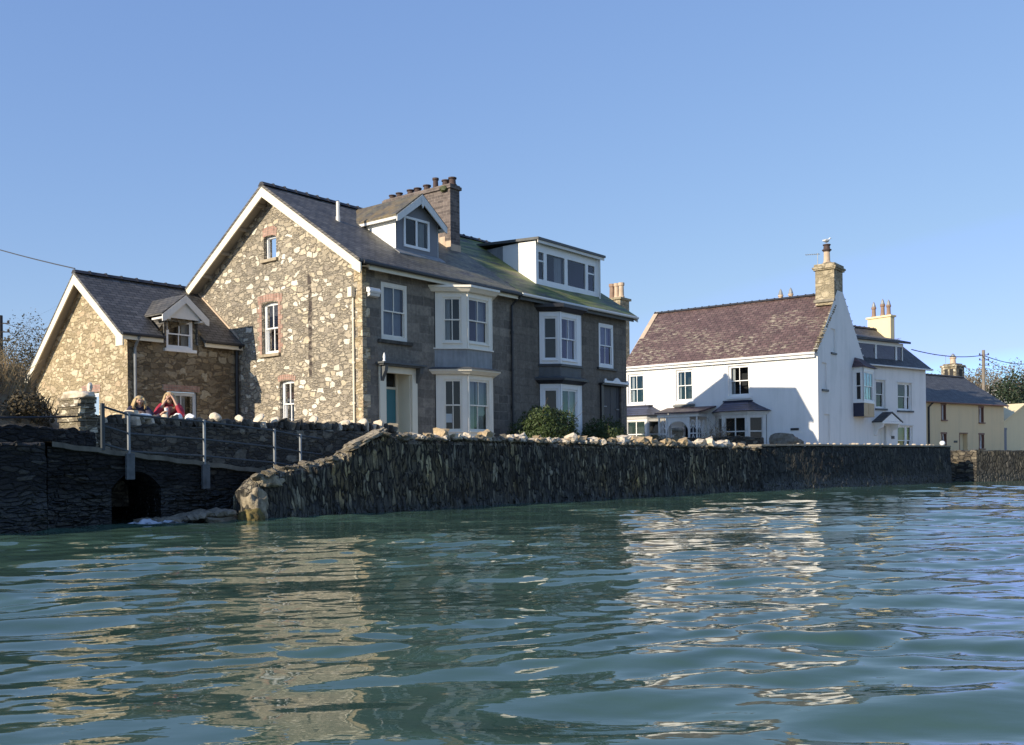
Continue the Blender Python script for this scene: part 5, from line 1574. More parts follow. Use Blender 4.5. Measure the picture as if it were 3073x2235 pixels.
def yellow_house():
    O = (4.8, 0.0, 1.3)
    h = thing('yellow_house', FY, O, 'two storey yellow house with dark slate roof and small brown windows', 'house')
    b = lambda mb, name, mat, par=None, **k: mb.build(name, mat, par or h, off=O, **k)
    FR = Plane((0, 0, 0), (1, 0, 0), (0, -1, 0))
    w = [rect(1.62, 2.2, 3.62, 4.64), rect(6.24, 6.9, 3.52, 4.58), rect(1.62, 2.24, 1.85, 2.74), rect(6.25, 6.92, 1.75, 2.73), rect(3.8, 4.82, 1.0, 2.75)]
    b(MB().poly(FR, rect(-2.5, 9.6, 0.6, 4.8), w, 0.4), 'front_wall', M_yel, recalc=False)
    rv, rz_ = 3.0, 6.95
    EG = Plane((9.6, 0, 0), (0, 1, 0), (1, 0, 0))
    b(MB().poly(EG, [(0, 0.6), (6, 0.6), (6, 4.8), (rv, rz_ - 0.08), (0, 4.8)]), 'gable_wall', M_yel)
    LG = Plane((-2.5, 0, 0), (0, 1, 0), (-1, 0, 0))
    b(MB().poly(LG, [(0, 0.6), (6, 0.6), (6, 4.8), (rv, rz_ - 0.08), (0, 4.8)]), 'far_gable_wall', M_yel)
    b(MB().box(-2.5, 9.58, 5.85, 6.0, 0.6, 4.8), 'rear_wall', M_yel)
    rf = b(sheet_roof(-2.6, 9.78, -0.2, 4.76, rv, rz_, 0.1, 34, 12, 0.015, 9.1), 'roof', M_slate_s)
    sheet_roof(-2.6, 9.78, 6.2, 4.76, rv + 0.01, rz_, 0.1, 14, 6, 0.01, 9.5).build('rear_slope', M_slate_s, rf, off=O)
    ridge_tiles(MB(), (-2.6, rv, rz_ + 0.03), (9.7, rv, rz_ + 0.03), 0.09, 0.45).build('ridge_tiles', M_ridge, rf, off=O)
    b(MB().tube([(-2.5, -0.24, 4.72), (9.75, -0.24, 4.71)], 0.05, 8), 'gutter', M_brownpaint)
    b(MB().tube([(0.35, -0.22, 4.7), (0.1, -0.06, 4.4), (0.1, -0.06, 1.2)], 0.06, 8), 'downpipe', M_iron)
    PW = Plane((-O[0], 0, -O[2]), (1, 0, 0), (0, -1, 0))
    for r_ in w[:4]:
        a0, a1, z0, z1 = r_[0][0], r_[1][0], r_[0][1], r_[2][1]
        window(h, PW, a0 + 0.1, a1 - 0.04, z0, z1 - 0.05, rec=0.16, fw=0.05, mat=M_white, cols=1, sill=(M_brownpaint, 0.1, 0.12, 0.08))
        rvl = MB().box(a0 - 0.005, a0 + 0.1, -0.012, 0.16, z0, z1).box(a1 - 0.04, a1 + 0.005, -0.012, 0.16, z0, z1).box(a0 - 0.06, a1 + 0.06, -0.015, 0.16, z1 - 0.05, z1 + 0.07)
        b(rvl, 'window_surround', M_brownpaint)
    b(MB().box(3.78, 3.86, -0.015, 0.3, 1.1, 2.74).box(3.78, 4.84, -0.015, 0.02, 2.74, 2.8), 'door_surround', M_brownpaint)
    b(MB().box(3.86, 4.8, 0.3, 0.34, 1.1, 2.74), 'door', M_yel2)
    b(MB().box(3.12, 3.54, -0.02, -0.001, 2.13, 2.27), 'name_plate', M_iron)


def rear_houses():
    O = (16.0, 8.0, 1.3)
    h = thing('rear_house', FY, O, 'house behind the yellow one, only its square lichened chimney showing', 'house')
    b = lambda mb, name, mat, par=None, **k: mb.build(name, mat, par or h, off=O, **k)
    b(MB().prism([(11.0, 6.2, 0.8), (11.0, 10.4, 0.8), (11.0, 10.4, 5.2), (11.0, 8.3, 7.2), (11.0, 6.2, 5.2)], (6.7, 0, 0)), 'wall', M_grey_stone)
    b(sheet_roof(10.8, 17.9, 6.0, 5.15, 8.3, 7.35, 0.1, 12, 6, 0.01, 3.7), 'roof', M_slate_s)
    c = b(MB().box(16.47, 17.7, 7.3, 8.6, 6.4, 8.45).box(16.4, 17.78, 7.22, 8.68, 8.45, 8.62).prism([(16.55, 7.4, 8.62), (17.6, 7.4, 8.62), (17.6, 8.5, 8.62), (16.55, 8.5, 8.62)], (0, 0, 0.12)), 'chimney', M_lichstone, bevel=0.03)
    MB().box(16.462, 16.47, 7.55, 7.85, 7.4, 8.3).box(16.462, 16.47, 8.0, 8.3, 7.4, 8.3).box(16.85, 17.3, 7.29, 7.3, 7.3, 8.25).build('flue_arch', M_room, c, off=O)
    pot(c, 17.05 - O[0], 7.9 - O[1], 8.7 - O[2], 0.24, 0.55, M_potpale, cowl=True)
    O3 = (3.4, 13.3, 1.14)
    h3 = thing('rear_house', FW, O3, 'house hidden behind the dark house, only a chimney with tall pots showing', 'house')
    MB().prism([(2.9, 13.95, 0.9), (6.9, 13.95, 0.9), (6.9, 13.95, 5.6), (4.9, 13.95, 8.0), (2.9, 13.95, 5.6)], (0, 4.0, 0)).build('wall', M_wr2, h3, off=O3)
    MB().hexa([(2.7, 13.9, 5.35), (4.9, 13.9, 8.05), (4.9, 18.1, 8.05), (2.7, 18.1, 5.35), (2.7, 13.9, 5.45), (4.9, 13.9, 8.15), (4.9, 18.1, 8.15), (2.7, 18.1, 5.45)]).hexa([(7.1, 13.9, 5.35), (4.9, 13.9, 8.05), (4.9, 18.1, 8.05), (7.1, 18.1, 5.35), (7.1, 13.9, 5.45), (4.9, 13.9, 8.15), (4.9, 18.1, 8.15), (7.1, 18.1, 5.45)]).build('roof', M_slate_s, h3, off=O3)
    c3 = MB().box(2.9, 3.95, 12.95, 14.0, 5.2, 10.78).box(2.8, 4.05, 12.85, 14.1, 10.78, 10.92).build('chimney', M_cstone, h3, off=O3, bevel=0.02)
    for (v, r_) in ((13.82, 0.17), (13.5, 0.15), (13.17, 0.17)):
        pot(c3, 3.4 - O3[0], v - O3[1], 10.9 - O3[2], r_, 0.95, M_pot if v > 13.5 else M_potpale)
    h2 = thing('outbuilding', FY, (12.4, 0, 1.3), 'cream gabled building at the right edge past the yellow house', 'outbuilding')
    O2 = (12.4, 0, 1.3)
    G = Plane((0, 0.4, 0), (1, 0, 0), (0, -1, 0))
    MB().poly(G, [(10.2, 0.8), (16.0, 0.8), (16.0, 3.7), (13.1, 4.95), (10.2, 3.7)]).build('gable_wall', M_yel2, h2, off=O2)
    MB().box(10.22, 10.4, 0.42, 6.0, 0.8, 3.7).box(15.8, 15.98, 0.42, 6.0, 0.8, 3.7).build('side_wall', M_yel2, h2, off=O2)
    rr = MB()
    for s_ in (-1, 1):
        xe = 13.1 + s_ * 3.1
        q = [(13.1, 0.2, 5.02), (xe, 0.2, 3.68), (xe, 6.2, 3.68), (13.1, 6.2, 5.02)]
        rr.hexa([(x, y, z - 0.08) for x, y, z in q] + q)
    rr.build('roof', M_yel2, h2, off=O2)
    tag(MB().box(9.68, 10.16, 0.1, 0.16, 1.2, 3.05).box(9.66, 10.18, 0.08, 0.18, 3.05, 3.2).build('side_gate', M_bluegrey, frame=FY, off=(9.9, 0.1, 1.2), bevel=0.01),
        'tall blue grey gate in the gap right of the yellow house', 'gate')


white_house()
roofwindow_house()
yellow_house()
rear_houses()
#PART4

# ------------------------------------------------------------------ quay walls
def path_wall(path, thick, zbot, step, disp, batter=0.1, cell=(0.16, 0.75), seed=0, roundtop=0.1):
    """a stone wall along a path of (u, v, top z): face, rounded top and back, with the stones standing out unevenly"""
    P = [Vector((p[0], p[1])) for p in path]
    T = [p[2] for p in path]
    ds = [0]
    for i in range(len(P) - 1):
        ds.append(ds[-1] + (P[i + 1] - P[i]).length)
    n = int(ds[-1] / step)
    rows = []
    for i in range(n + 1):
        s_ = ds[-1] * i / n
        k = 0
        while k < len(ds) - 2 and ds[k + 1] < s_:
            k += 1
        t = (s_ - ds[k]) / max(1e-6, ds[k + 1] - ds[k])
        p = P[k].lerp(P[k + 1], t)
        d0 = (P[min(k + 1, len(P) - 1)] - P[k]).normalized()
        d1 = (P[min(k + 2, len(P) - 1)] - P[min(k + 1, len(P) - 2)]).normalized()
        d = d0.lerp(d1, max(0, t - 0.7)).normalized()
        nr = Vector((d.y, -d.x))
        top = T[k] + (T[k + 1] - T[k]) * t
        prof = []
        m = max(4, int((top - zbot) / step))
        for j in range(m + 1):
            z = zbot + (top - roundtop - zbot) * j / m
            prof.append((batter * (1 - j / m) + 0.0, z))
        prof += [(-roundtop * 0.35, top - roundtop * 0.3), (-roundtop * 1.2, top), (-thick * 0.5, top + roundtop * 0.2), (-thick + roundtop * 1.2, top), (-thick + roundtop * 0.3, top - roundtop * 0.35), (-thick, top - roundtop), (-thick, zbot + 0.6)]
        rows.append((s_, p, nr, prof, m))
    M_ = max(len(r[3]) for r in rows)
    vs, fs = [], []
    for (s_, p, nr, prof, m) in rows:
        # resample to a common count
        face = prof[:m + 1]
        rest = prof[m + 1:]
        want = M_ - len(rest)
        fr = []
        for j in range(want):
            x = j / (want - 1) * m
            a = int(min(x, m - 1))
            t = x - a
            fr.append((face[a][0] + (face[a + 1][0] - face[a][0]) * t, face[a][1] + (face[a + 1][1] - face[a][1]) * t))
        for j, (o, z) in enumerate(fr + rest):
            q = Vector((s_ / cell[0], z / cell[1], o / cell[0] * 0.8 + seed))
            dd, pts = noise.voronoi(q)
            hsh = math.sin(pts[0].x * 12.9898 + pts[0].y * 78.233 + seed) * 43758.5453
            hsh -= math.floor(hsh)
            edge = min(1.0, (dd[1] - dd[0]) * 3.0)
            k = disp * ((hsh - 0.5) * 1.5 * edge - 0.6 * (1 - edge)) + disp * 0.8 * noise.noise(Vector((s_ * 0.9, z * 1.1, seed)))
            off = o + k
            zz = z + (k * 1.2 if j >= want else 0)
            w = p + nr * off
            vs.append((w.x, w.y, zz))
    for i in range(len(rows) - 1):
        for j in range(M_ - 1):
            a = i * M_ + j
            fs.append((a, a + M_, a + M_ + 1, a + 1))
    fs.append(tuple(range(M_)))
    fs.append(tuple((len(rows) - 1) * M_ + j for j in range(M_))[::-1])
    return MB().add(vs, fs)


def along(path, s_):
    acc = 0
    for i in range(len(path) - 1):
        a, b_ = Vector(path[i]), Vector(path[i + 1])
        L = (b_.xy - a.xy).length
        if acc + L >= s_ or i == len(path) - 2:
            t = (s_ - acc) / L
            d = (b_.xy - a.xy).normalized()
            return a.lerp(b_, t), d
        acc += L


QUAY = [(-7.62, -5.0, 0.62), (-7.4, -5.0, 0.86), (-7.0, -5.0, 0.98), (-6.3, -5.0, 1.06), (-5.6, -5.0, 1.16), (-5.1, -5.0, 1.32), (-4.95, -5.0, 1.42), (-4.4, -5.0, 1.63), (-3.8, -5.0, 1.80), (-3.4, -5.02, 1.70), (-1.0, -5.05, 1.70), (1.5, -5.15, 1.67), (4.0, -5.4, 1.64), (8.0, -5.75, 1.60), (11.0, -6.05, 1.57), (13.4, -6.3, 1.54)]


def quay_one():
    O = (3.0, -5.3, 0.0)
    h = thing('quay_wall', FM, O, 'long dark quay wall of upright slabs topped with loose white boulders', 'wall')
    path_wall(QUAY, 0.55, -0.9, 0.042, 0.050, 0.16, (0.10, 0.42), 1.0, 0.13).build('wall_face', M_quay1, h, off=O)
    # a long flat slab laid up the slope
    sb = MB().blob((0, 0, 0), (0.62, 0.2, 0.065), 3, 0.4, 4, 0, 2.4, 0.35)
    so_ = sb.build('sloping_slab', M_endstone, h)
    so_.location = (-4.35 - O[0], -4.83 - O[1], 1.69)
    so_.rotation_euler = (0, -0.36, 0)
    rng = random.Random(21)
    protos = []
    for i in range(10):
        mb = MB().blob((0, 0, 0), (1, 0.85, 0.8), i * 3 + 1, 0.7, 2, 0, 1.5, 0.35)
        protos.append(mb)
    meshes = {}
    def stone(x, y, z, r, kind, sq=0.8):
        i = rng.randrange(10)
        mat = {0: M_white_stone, 1: M_tan_stone, 2: M_grey_stone, 3: M_endstone}[kind]
        key = (i, kind)
        if key not in meshes:
            o = protos[i].build('coping_stone', mat, h)
            meshes[key] = o
        else:
            o = meshes[key].copy()
            COL.objects.link(o)
            o.parent = h
        o.location = (x - O[0], y - O[1], z - O[2])
        o.scale = (r * rng.uniform(0.85, 1.3), r * rng.uniform(0.8, 1.1), r * sq * rng.uniform(0.8, 1.2))
        o.rotation_euler = (rng.uniform(-0.3, 0.3), rng.uniform(-0.3, 0.3), rng.uniform(0, 6.28))
    total = sum((Vector(QUAY[i + 1]).xy - Vector(QUAY[i]).xy).length for i in range(len(QUAY) - 1))
    s_ = 0.25
    cnt = 0
    while s_ < 4.0:
        p, d = along(QUAY, s_)
        stone(p.x, p.y + rng.uniform(0.02, 0.4), p.z + 0.0, rng.uniform(0.07, 0.15), rng.choice([1, 2, 2, 3, 3]), 0.5)
        s_ += rng.uniform(0.12, 0.24)
        cnt += 1
    s_ = 4.35
    while s_ < total - 1.2 and cnt < 125:
        p, d = along(QUAY, s_)
        r = rng.uniform(0.07, 0.14)
        big = rng.random()
        if big > 0.84:
            r = rng.uniform(0.15, 0.21)
        tan = s_ > 11.0 and rng.random() < 0.5
        kd = 1 if tan else (0 if rng.random() < 0.72 else rng.choice([1, 2]))
        stone(p.x + d.y * -0.0, p.y + rng.uniform(0.06, 0.34), p.z + r * 0.62, r, kd, 0.9)
        cnt += 1
        if rng.random() < 0.3 and cnt < 125:
            r2 = rng.uniform(0.07, 0.12)
            stone(p.x + rng.uniform(-0.1, 0.1), p.y + 0.02, p.z + r2 * 0.4, r2, rng.choice([0, 0, 2]))
            cnt += 1
        s_ += r * rng.uniform(0.95, 1.75) * 1.2
    # packing of smaller stones under the boulders
    pk = MB()
    s_ = 4.1
    i = 0
    while s_ < total:
        p, d = along(QUAY, s_)
        r = rng.uniform(0.045, 0.10)
        pk.blob((p.x, p.y + rng.uniform(-0.05, 0.35), p.z + r * 0.2), (r * rng.uniform(1, 1.7), r, r * 0.7), i, 0.5, 1, rng.random() * 3)
        s_ += rng.uniform(0.04, 0.1)
        i += 1
    tag(pk.build('packing_stones', M_grey_stone, h, off=O), kind='stuff')
    # the boulders that finish the wall at the slip
    def boulder(x, y, z, rad, seed, mat, lab, rot=0.0, amp=0.3):
        o = MB().blob((x, y, z), rad, seed, amp, 4, rot, 2.1, 0.3).build('boulder', mat, frame=FM, off=(x, y, z - rad[2]), smooth=True)
        tag(o, lab, 'boulder')
    boulder(-7.42, -4.86, 0.30, (0.22, 0.27, 0.33), 5, M_endstone, 'rounded sunlit pale boulder capping the near end of the quay wall')
    boulder(-7.08, -4.82, 0.78, (0.30, 0.24, 0.15), 8, M_endstone, 'flat pale boulder one step up from the end of the quay wall')
    boulder(-7.62, -5.05, -0.02, (0.20, 0.24, 0.25), 12, M_lich_rock, 'low mustard lichened rock at the waterline by the quay end')
    boulder(-8.05, -4.6, 0.0, (0.34, 0.28, 0.12), 14, M_grey_stone, 'low grey rock between the slip and the lichened rock')
    rb = MB()
    for i in range(110):
        t = rng.random()
        x = -7.95 - t * 1.25 + rng.uniform(-0.1, 0.1)
        y = -4.55 + t * 0.6 + rng.uniform(-0.35, 0.45)
        r = rng.uniform(0.06, 0.15)
        rb.blob((x, y, 0.19 - t * 0.18), (r * 1.4, r, r * 0.6), i, 0.5, 1, rng.random() * 3)
    tag(rb.build('rubble', M_grey_stone, frame=FM, off=(-8.6, -4.4, 0)), 'heap of stones spilling into the water', 'rubble', kind='stuff')


QUAY2 = [(13.4, -6.32, 1.60), (17.0, -7.2, 1.62), (22.0, -8.15, 1.62), (27.5, -9.1, 1.60)]


def quay_two():
    O = (20, -7.8, 0)
    h = thing('quay_wall', FM, O, 'dark smooth quay wall with flat coping in front of the white houses', 'wall')
    path_wall(QUAY2, 0.6, -0.9, 0.07, 0.028, 0.12, (0.22, 0.3), 4.0, 0.05).build('wall_face', M_quay2, h, off=O)
    cp = MB()
    rng = random.Random(5)
    s_ = 0.0
    tot = sum((Vector(QUAY2[i + 1]).xy - Vector(QUAY2[i]).xy).length for i in range(3))
    while s_ < tot - 0.3:
        L = rng.uniform(0.5, 1.1)
        p, d = along(QUAY2, s_)
        q, _ = along(QUAY2, min(tot, s_ + L - 0.02))
        nrm = Vector((d.y, -d.x, 0))
        z = rng.uniform(0.0, 0.012)
        a0, a1 = Vector((p.x, p.y, p.z + z)) + nrm * 0.03, Vector((q.x, q.y, q.z + z)) + nrm * 0.03
        b0, b1 = a0 - nrm * 0.62, a1 - nrm * 0.62
        up = Vector((0, 0, 0.075))
        cp.hexa([a0, a1, b1, b0, a0 + up, a1 + up, b1 + up, b0 + up])
        s_ += L
    cp.build('coping', M_cap, h, off=O, bevel=0.012)
    proto = None
    s_ = 2.5
    while s_ < tot - 1:
        p, d = along(QUAY2, s_)
        if proto is None:
            proto = MB().blob((0, 0, 0), (1, 0.9, 0.8), 7, 0.5, 2, 0, 1.2, 0.2).build('coping_pebble', M_white_stone, h)
            o = proto
        else:
            o = proto.copy()
            COL.objects.link(o)
            o.parent = h
        r = rng.uniform(0.03, 0.065)
        o.location = (p.x - O[0], p.y + 0.2 - O[1], p.z + 0.1)
        o.scale = (r * 1.4, r, r)
        o.rotation_euler = (0, 0, rng.random() * 6)
        s_ += rng.uniform(0.25, 0.8)
    o = tag(MB().blob((27.15, -8.85, 1.79), (0.125, 0.12, 0.12), 3, 0.12, 3).build('white_boulder', M_white, frame=FM, off=(27.1, -8.75, 1.66), smooth=True), 'round white painted boulder on the far end of the smooth quay', 'boulder')
    # return of the wall and the brown wall past the gap
    O3 = (31.0, -9.5, 0)
    h3 = thing('quay_wall', FM, O3, 'farthest brown stone quay wall beyond the gap, below the yellow house', 'wall')
    Q3 = [(29.5, -5.5, 1.50), (29.55, -7.5, 1.50), (29.6, -9.7, 1.47), (31.3, -11.5, 1.44), (35.0, -15.3, 1.42), (60.0, -40.0, 1.42)]
    path_wall(Q3[:3], 0.5, -0.9, 0.09, 0.035, 0.06, (0.3, 0.14), 9.0, 0.05).build('wall_face', M_quay3, h3, off=O3)
    path_wall(Q3[2:], 0.5, -0.9, 0.14, 0.03, 0.08, (0.3, 0.2), 9.5, 0.05).build('wall_front', M_quay2, h3, off=O3)  # darker stone on this front stands in for its shade
    q4 = [(27.5, -9.1, 1.60), (28.1, -7.0, 1.58), (28.6, -5.2, 1.58)]
    path_wall(q4, 0.6, -0.9, 0.09, 0.03, 0.08, (0.22, 0.3), 5.0, 0.05).build('wall_return', M_quay2, h, off=O)
    MB().box(27.6, 29.7, -6.6, -6.2, -0.9, 1.45).build('wall_back', M_quay3, h3, off=O3)


def garden_side():
    # garden wall with stones set on edge along its top
    O = (-5.3, -2.67, 1.1)
    h = thing('garden_wall', FM, O, 'grey rubble garden wall topped with stones set on edge', 'wall')
    path_wall([(-9.66, -2.67, 2.0), (-7.0, -2.67, 1.98), (-1.05, -2.67, 1.97)], 0.42, 0.3, 0.07, 0.03, 0.04, (0.24, 0.14), 14.0, 0.04).build('wall_face', M_gwall, h, off=O)
    rng = random.Random(31)
    x = -9.6
    i = 0
    while x < -1.15:
        w = rng.uniform(0.09, 0.17)
        hh = rng.uniform(0.07, 0.125)
        pale = rng.random()
        mat = M_dark_stone if pale < 0.62 else (M_grey_stone if pale < 0.86 else M_white_stone)
        r = rng.random()
        if r > 0.93:
            hh *= 1.7
        mb = MB().blob((0, 0, 0), (w * 0.5, 0.17, hh), i, 0.4, 2, rng.uniform(-0.3, 0.3), 1.3, 0.55)
        o = mb.build('coping_stone', mat, h)
        o.location = (x - O[0], -2.46 - O[1], 2.0 + hh * 0.5 - O[2])
        o.rotation_euler = (rng.uniform(-0.1, 0.1), rng.uniform(-0.45, 0.45), 0)
        x += w * rng.uniform(0.95, 1.5)
        i += 1
    for (x, r, hh, m, rot) in ((-8.42, 0.125, 0.07, M_white, 0.05), (-8.0, 0.06, 0.08, M_white_stone, 0.2), (-7.66, 0.065, 0.09, M_white, 0.0), (-7.37, 0.055, 0.09, M_white, 0.35), (-6.72, 0.11, 0.125, M_white_stone, 0),
                               (-6.1, 0.04, 0.10, M_white_stone, 0.1), (-5.55, 0.05, 0.15, M_white_stone, 0.75), (-5.1, 0.05, 0.10, M_white_stone, 0.6), (-3.95, 0.06, 0.15, M_white_stone, 0.5), (-2.3, 0.08, 0.13, M_white_stone, 0.5), (-2.9, 0.1, 0.08, M_white_stone, -0.4)):
        o = MB().blob((0, 0, 0), (r, 0.16, hh), int(x * -10), 0.25, 3, 0, 1.2).build('coping_stone', m, h, smooth=True)
        o.location = (x - O[0], -2.5 - O[1], 2.12 + hh * 0.5 - O[2])
        o.rotation_euler = (0, rot, 0)
    # the stepped path below it with its retaining wall and stream outfall
    zp = lambda u: 1.46 + (u + 10.2) * (0.99 - 1.46) / 3.95 if u < -6.25 else 0.99 - (u + 6.25) * 0.02
    O2 = (-8.5, -3.5, 0)
    pm = MB()
    us = np.linspace(-11.1, -3.0, 40)
    vs, fs = [], []
    for i, u in enumerate(us):
        z = zp(u) + 0.012 * math.sin(u * 9)
        vs += [(u, -3.98, z - 0.09), (u, -3.98, z), (u, -2.6, z + 0.02), (u, -2.6, z - 0.3)]
        if i:
            a = (i - 1) * 4
            fs += [(a, a + 4, a + 5, a + 1), (a + 1, a + 5, a + 6, a + 2), (a + 3, a, a + 4, a + 7)]
    pm.add(vs, fs)
    tag(pm.build('path', M_conc, frame=FM, off=O2), kind='structure')
    h2 = thing('retaining_wall', FM, O2, 'low dark bedded stone wall under the railings with a stream outfall', 'wall')
    RW = Plane((0, -3.9, 0), (1, 0, 0), (0, -1, 0))
    hole = arch_rect(-9.95, -8.92, -0.4, 1.02, 0.32, 8)
    top = [(u, zp(u) - 0.08) for u in np.linspace(-4.2, -11.15, 24)]
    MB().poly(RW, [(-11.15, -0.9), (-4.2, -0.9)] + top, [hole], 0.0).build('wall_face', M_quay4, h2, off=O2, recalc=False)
    tn = MB()
    n = len(hole)
    tn.add([RW.pt(a, z, 0) for a, z in hole] + [RW.pt(a, z, -1.8) for a, z in hole], [(i, (i + 1) % n, (i + 1) % n + n, i + n) for i in range(n)] + [tuple(range(n, 2 * n))])
    tn.build('outfall', M_quay4, h2, off=O2)
    # bedding courses standing a little proud
    bc = MB()
    rng = random.Random(77)
    for i in range(240):
        z = rng.uniform(-0.1, 1.3)
        u = rng.uniform(-11.1, -4.5)
        L = rng.uniform(0.15, 0.6)
        if z > zp(u + L) - 0.2 or (-10.35 < u < -8.85 and z < 1.12):
            continue
        bc.blob((u + L / 2, -3.9, z), (L / 2, rng.uniform(0.03, 0.07), rng.uniform(0.015, 0.04)), i, 0.4, 1, 0, 1.3, 0.4)
    tag(bc.build('bedded_stones', M_quay4, h2, off=O2), kind='stuff')
    # the big square buttress of quay at the left edge
    O4 = (-14, -4.2, 0)
    h4 = thing('quay_wall', FM, O4, 'dark square ended quay wall at the left edge by the stream outfall', 'wall')
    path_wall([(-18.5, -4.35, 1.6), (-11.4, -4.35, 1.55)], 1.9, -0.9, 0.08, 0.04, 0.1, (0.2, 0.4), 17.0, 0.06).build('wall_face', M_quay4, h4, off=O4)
    path_wall([(-18.5, -3.5, 1.9), (-11.0, -3.5, 1.88), (-10.5, -3.3, 1.85), (-9.7, -2.9, 1.82)], 0.5, 0.2, 0.08, 0.04, 0.05, (0.3, 0.12), 19.0, 0.05).build('upper_wall', M_quay4, h4, off=O4)
    # railing
    O5 = (-7.8, -3.93, 1.1)
    r = thing('railing', FM, O5, 'galvanised post and rail fence descending along the path', 'railing')
    yv = -3.96
    posts = [(-9.62, 2.12, 1.34), (-7.97, 2.03, 1.12), (-6.22, 1.88, 1.0), (-5.51, 1.78, 0.98)]
    pmesh = None
    for i, (u, z1, z0) in enumerate(posts):
        p = MB().box(u - 0.023, u + 0.023, yv - 0.023, yv + 0.023, z0 - 0.05, z1 + 0.02)
        po = p.build('post', M_galv, r, off=O5, bevel=0.004)
        if i < 2:
            MB().box(u - 0.085, u + 0.085, yv - 0.07, yv - 0.0, z0 - 0.48, z0 + 0.02).build('base_plate', M_platep, po, off=O5, bevel=0.01)
    e = MB().box(-10.17, -10.11, yv - 0.03, yv + 0.03, 1.42, 2.3)
    e.build('post', M_railp, r, off=O5)
    for dz in (0.0, -0.36, -0.70):
        pts = [(-10.14, yv, 2.24 + dz), (-9.62, yv, 2.10 + dz), (-7.97, yv, 2.01 + dz), (-6.22, yv, 1.86 + dz), (-5.51, yv, 1.76 + dz), (-4.9, yv, 1.70 + dz)]
        MB().tube(pts, 0.022, 8).build('rail', M_railp, r, off=O5)
    # slate pier at the end of the garden wall
    O6 = (-9.82, -2.4, 1.4)
    g = thing('gate_pier', FM, O6, 'thin slate built gate pier with a pale capstone, ivy behind', 'pier')
    pr = MB()
    rng = random.Random(3)
    z = 1.35
    while z < 2.47:
        hh = rng.uniform(0.035, 0.075)
        j = lambda: rng.uniform(-0.035, 0.035)
        pr.box(-10.0 + j(), -9.64 + j(), -2.82 + j(), -1.95 + j(), z, z + hh - 0.006)
        z += hh
    pr.box(-9.97, -9.67, -2.78, -2.0, 1.3, 2.47)
    pr.build('pier', M_lichstone, g, off=O6, bevel=0.006)
    MB().blob((-9.85, -2.5, 2.53), (0.21, 0.42, 0.085), 4, 0.35, 3, 0.0, 1.6, 0.3).build('capstone', M_white_stone, g, off=O6, smooth=True)
    MB().blob((-9.75, -2.75, 2.68), (0.05, 0.06, 0.10), 9, 0.3, 2).build('top_stone', M_white_stone, g, off=O6)
    # sagging black rope to the pier
    pts = []
    for i in range(17):
        t = i / 16
        pts.append((-16.0 + 5.95 * t, -3.9 + 1.15 * t, 2.16 - 0.06 * t - 0.22 * math.sin(math.pi * t) * 0.6))
    tag(MB().tube(pts, 0.02, 6).build('rope', M_black, frame=FM, off=(-12, -3.3, 2.0)), 'sagging black rope running to the slate pier', 'rope')


def foam():
    nx, ny = 90, 44
    vs, fs = [], []
    for j in range(ny + 1):
        for i in range(nx + 1):
            x, y = -10.3 + 2.3 * i / nx, -5.6 + 1.75 * j / ny
            g = math.exp(-((x + 9.25) / 0.55) ** 2) * math.exp(-((y + 4.25) / 0.45) ** 2)
            z = 0.012 + 0.09 * g * (0.5 + noise.noise(Vector((x * 5, y * 5, 1))) + 0.6 * noise.noise(Vector((x * 13, y * 13, 4)))) + 0.01 * noise.noise(Vector((x * 9, y * 9, 7)))
            vs.append((x, y, z))
    for j in range(ny):
        for i in range(nx):
            a = j * (nx + 1) + i
            fs.append((a, a + 1, a + nx + 2, a + nx + 1))
    tag(MB().add(vs, fs).build('foam', M_churn, frame=FM, off=(-9.3, -4.4, 0), recalc=False, smooth=True), 'white water breaking below the outfall', 'foam', kind='stuff')


quay_one()
quay_two()
garden_side()
foam()
#PART5

# ------------------------------------------------------------------ planting
def bush(name, frame, c, rad, n, size, seed, label, mat, cat='bush', trunk=True, group=None):
    rng = random.Random(seed)
    z0 = c[2] - rad[2]
    off = (c[0], c[1], z0)
    h = thing(name, frame, off, label, cat, group)
    leaves(n, c, rad, size, rng, lump=0.25, seed=seed * 0.7, shell=0.45).build('foliage', mat, h, off=off, recalc=False)
    st = MB()
    for i in range(7):
        d = Vector((rng.gauss(0, 0.5), rng.gauss(0, 0.5), 1.0))
        twig(st, (c[0] + rng.gauss(0, 0.1), c[1] + rng.gauss(0, 0.1), z0 - 0.1), d, rad[2] * 1.5, 0.03, rng, 1)
    st.build('stem', M_twig, h, off=off, recalc=False)
    return h


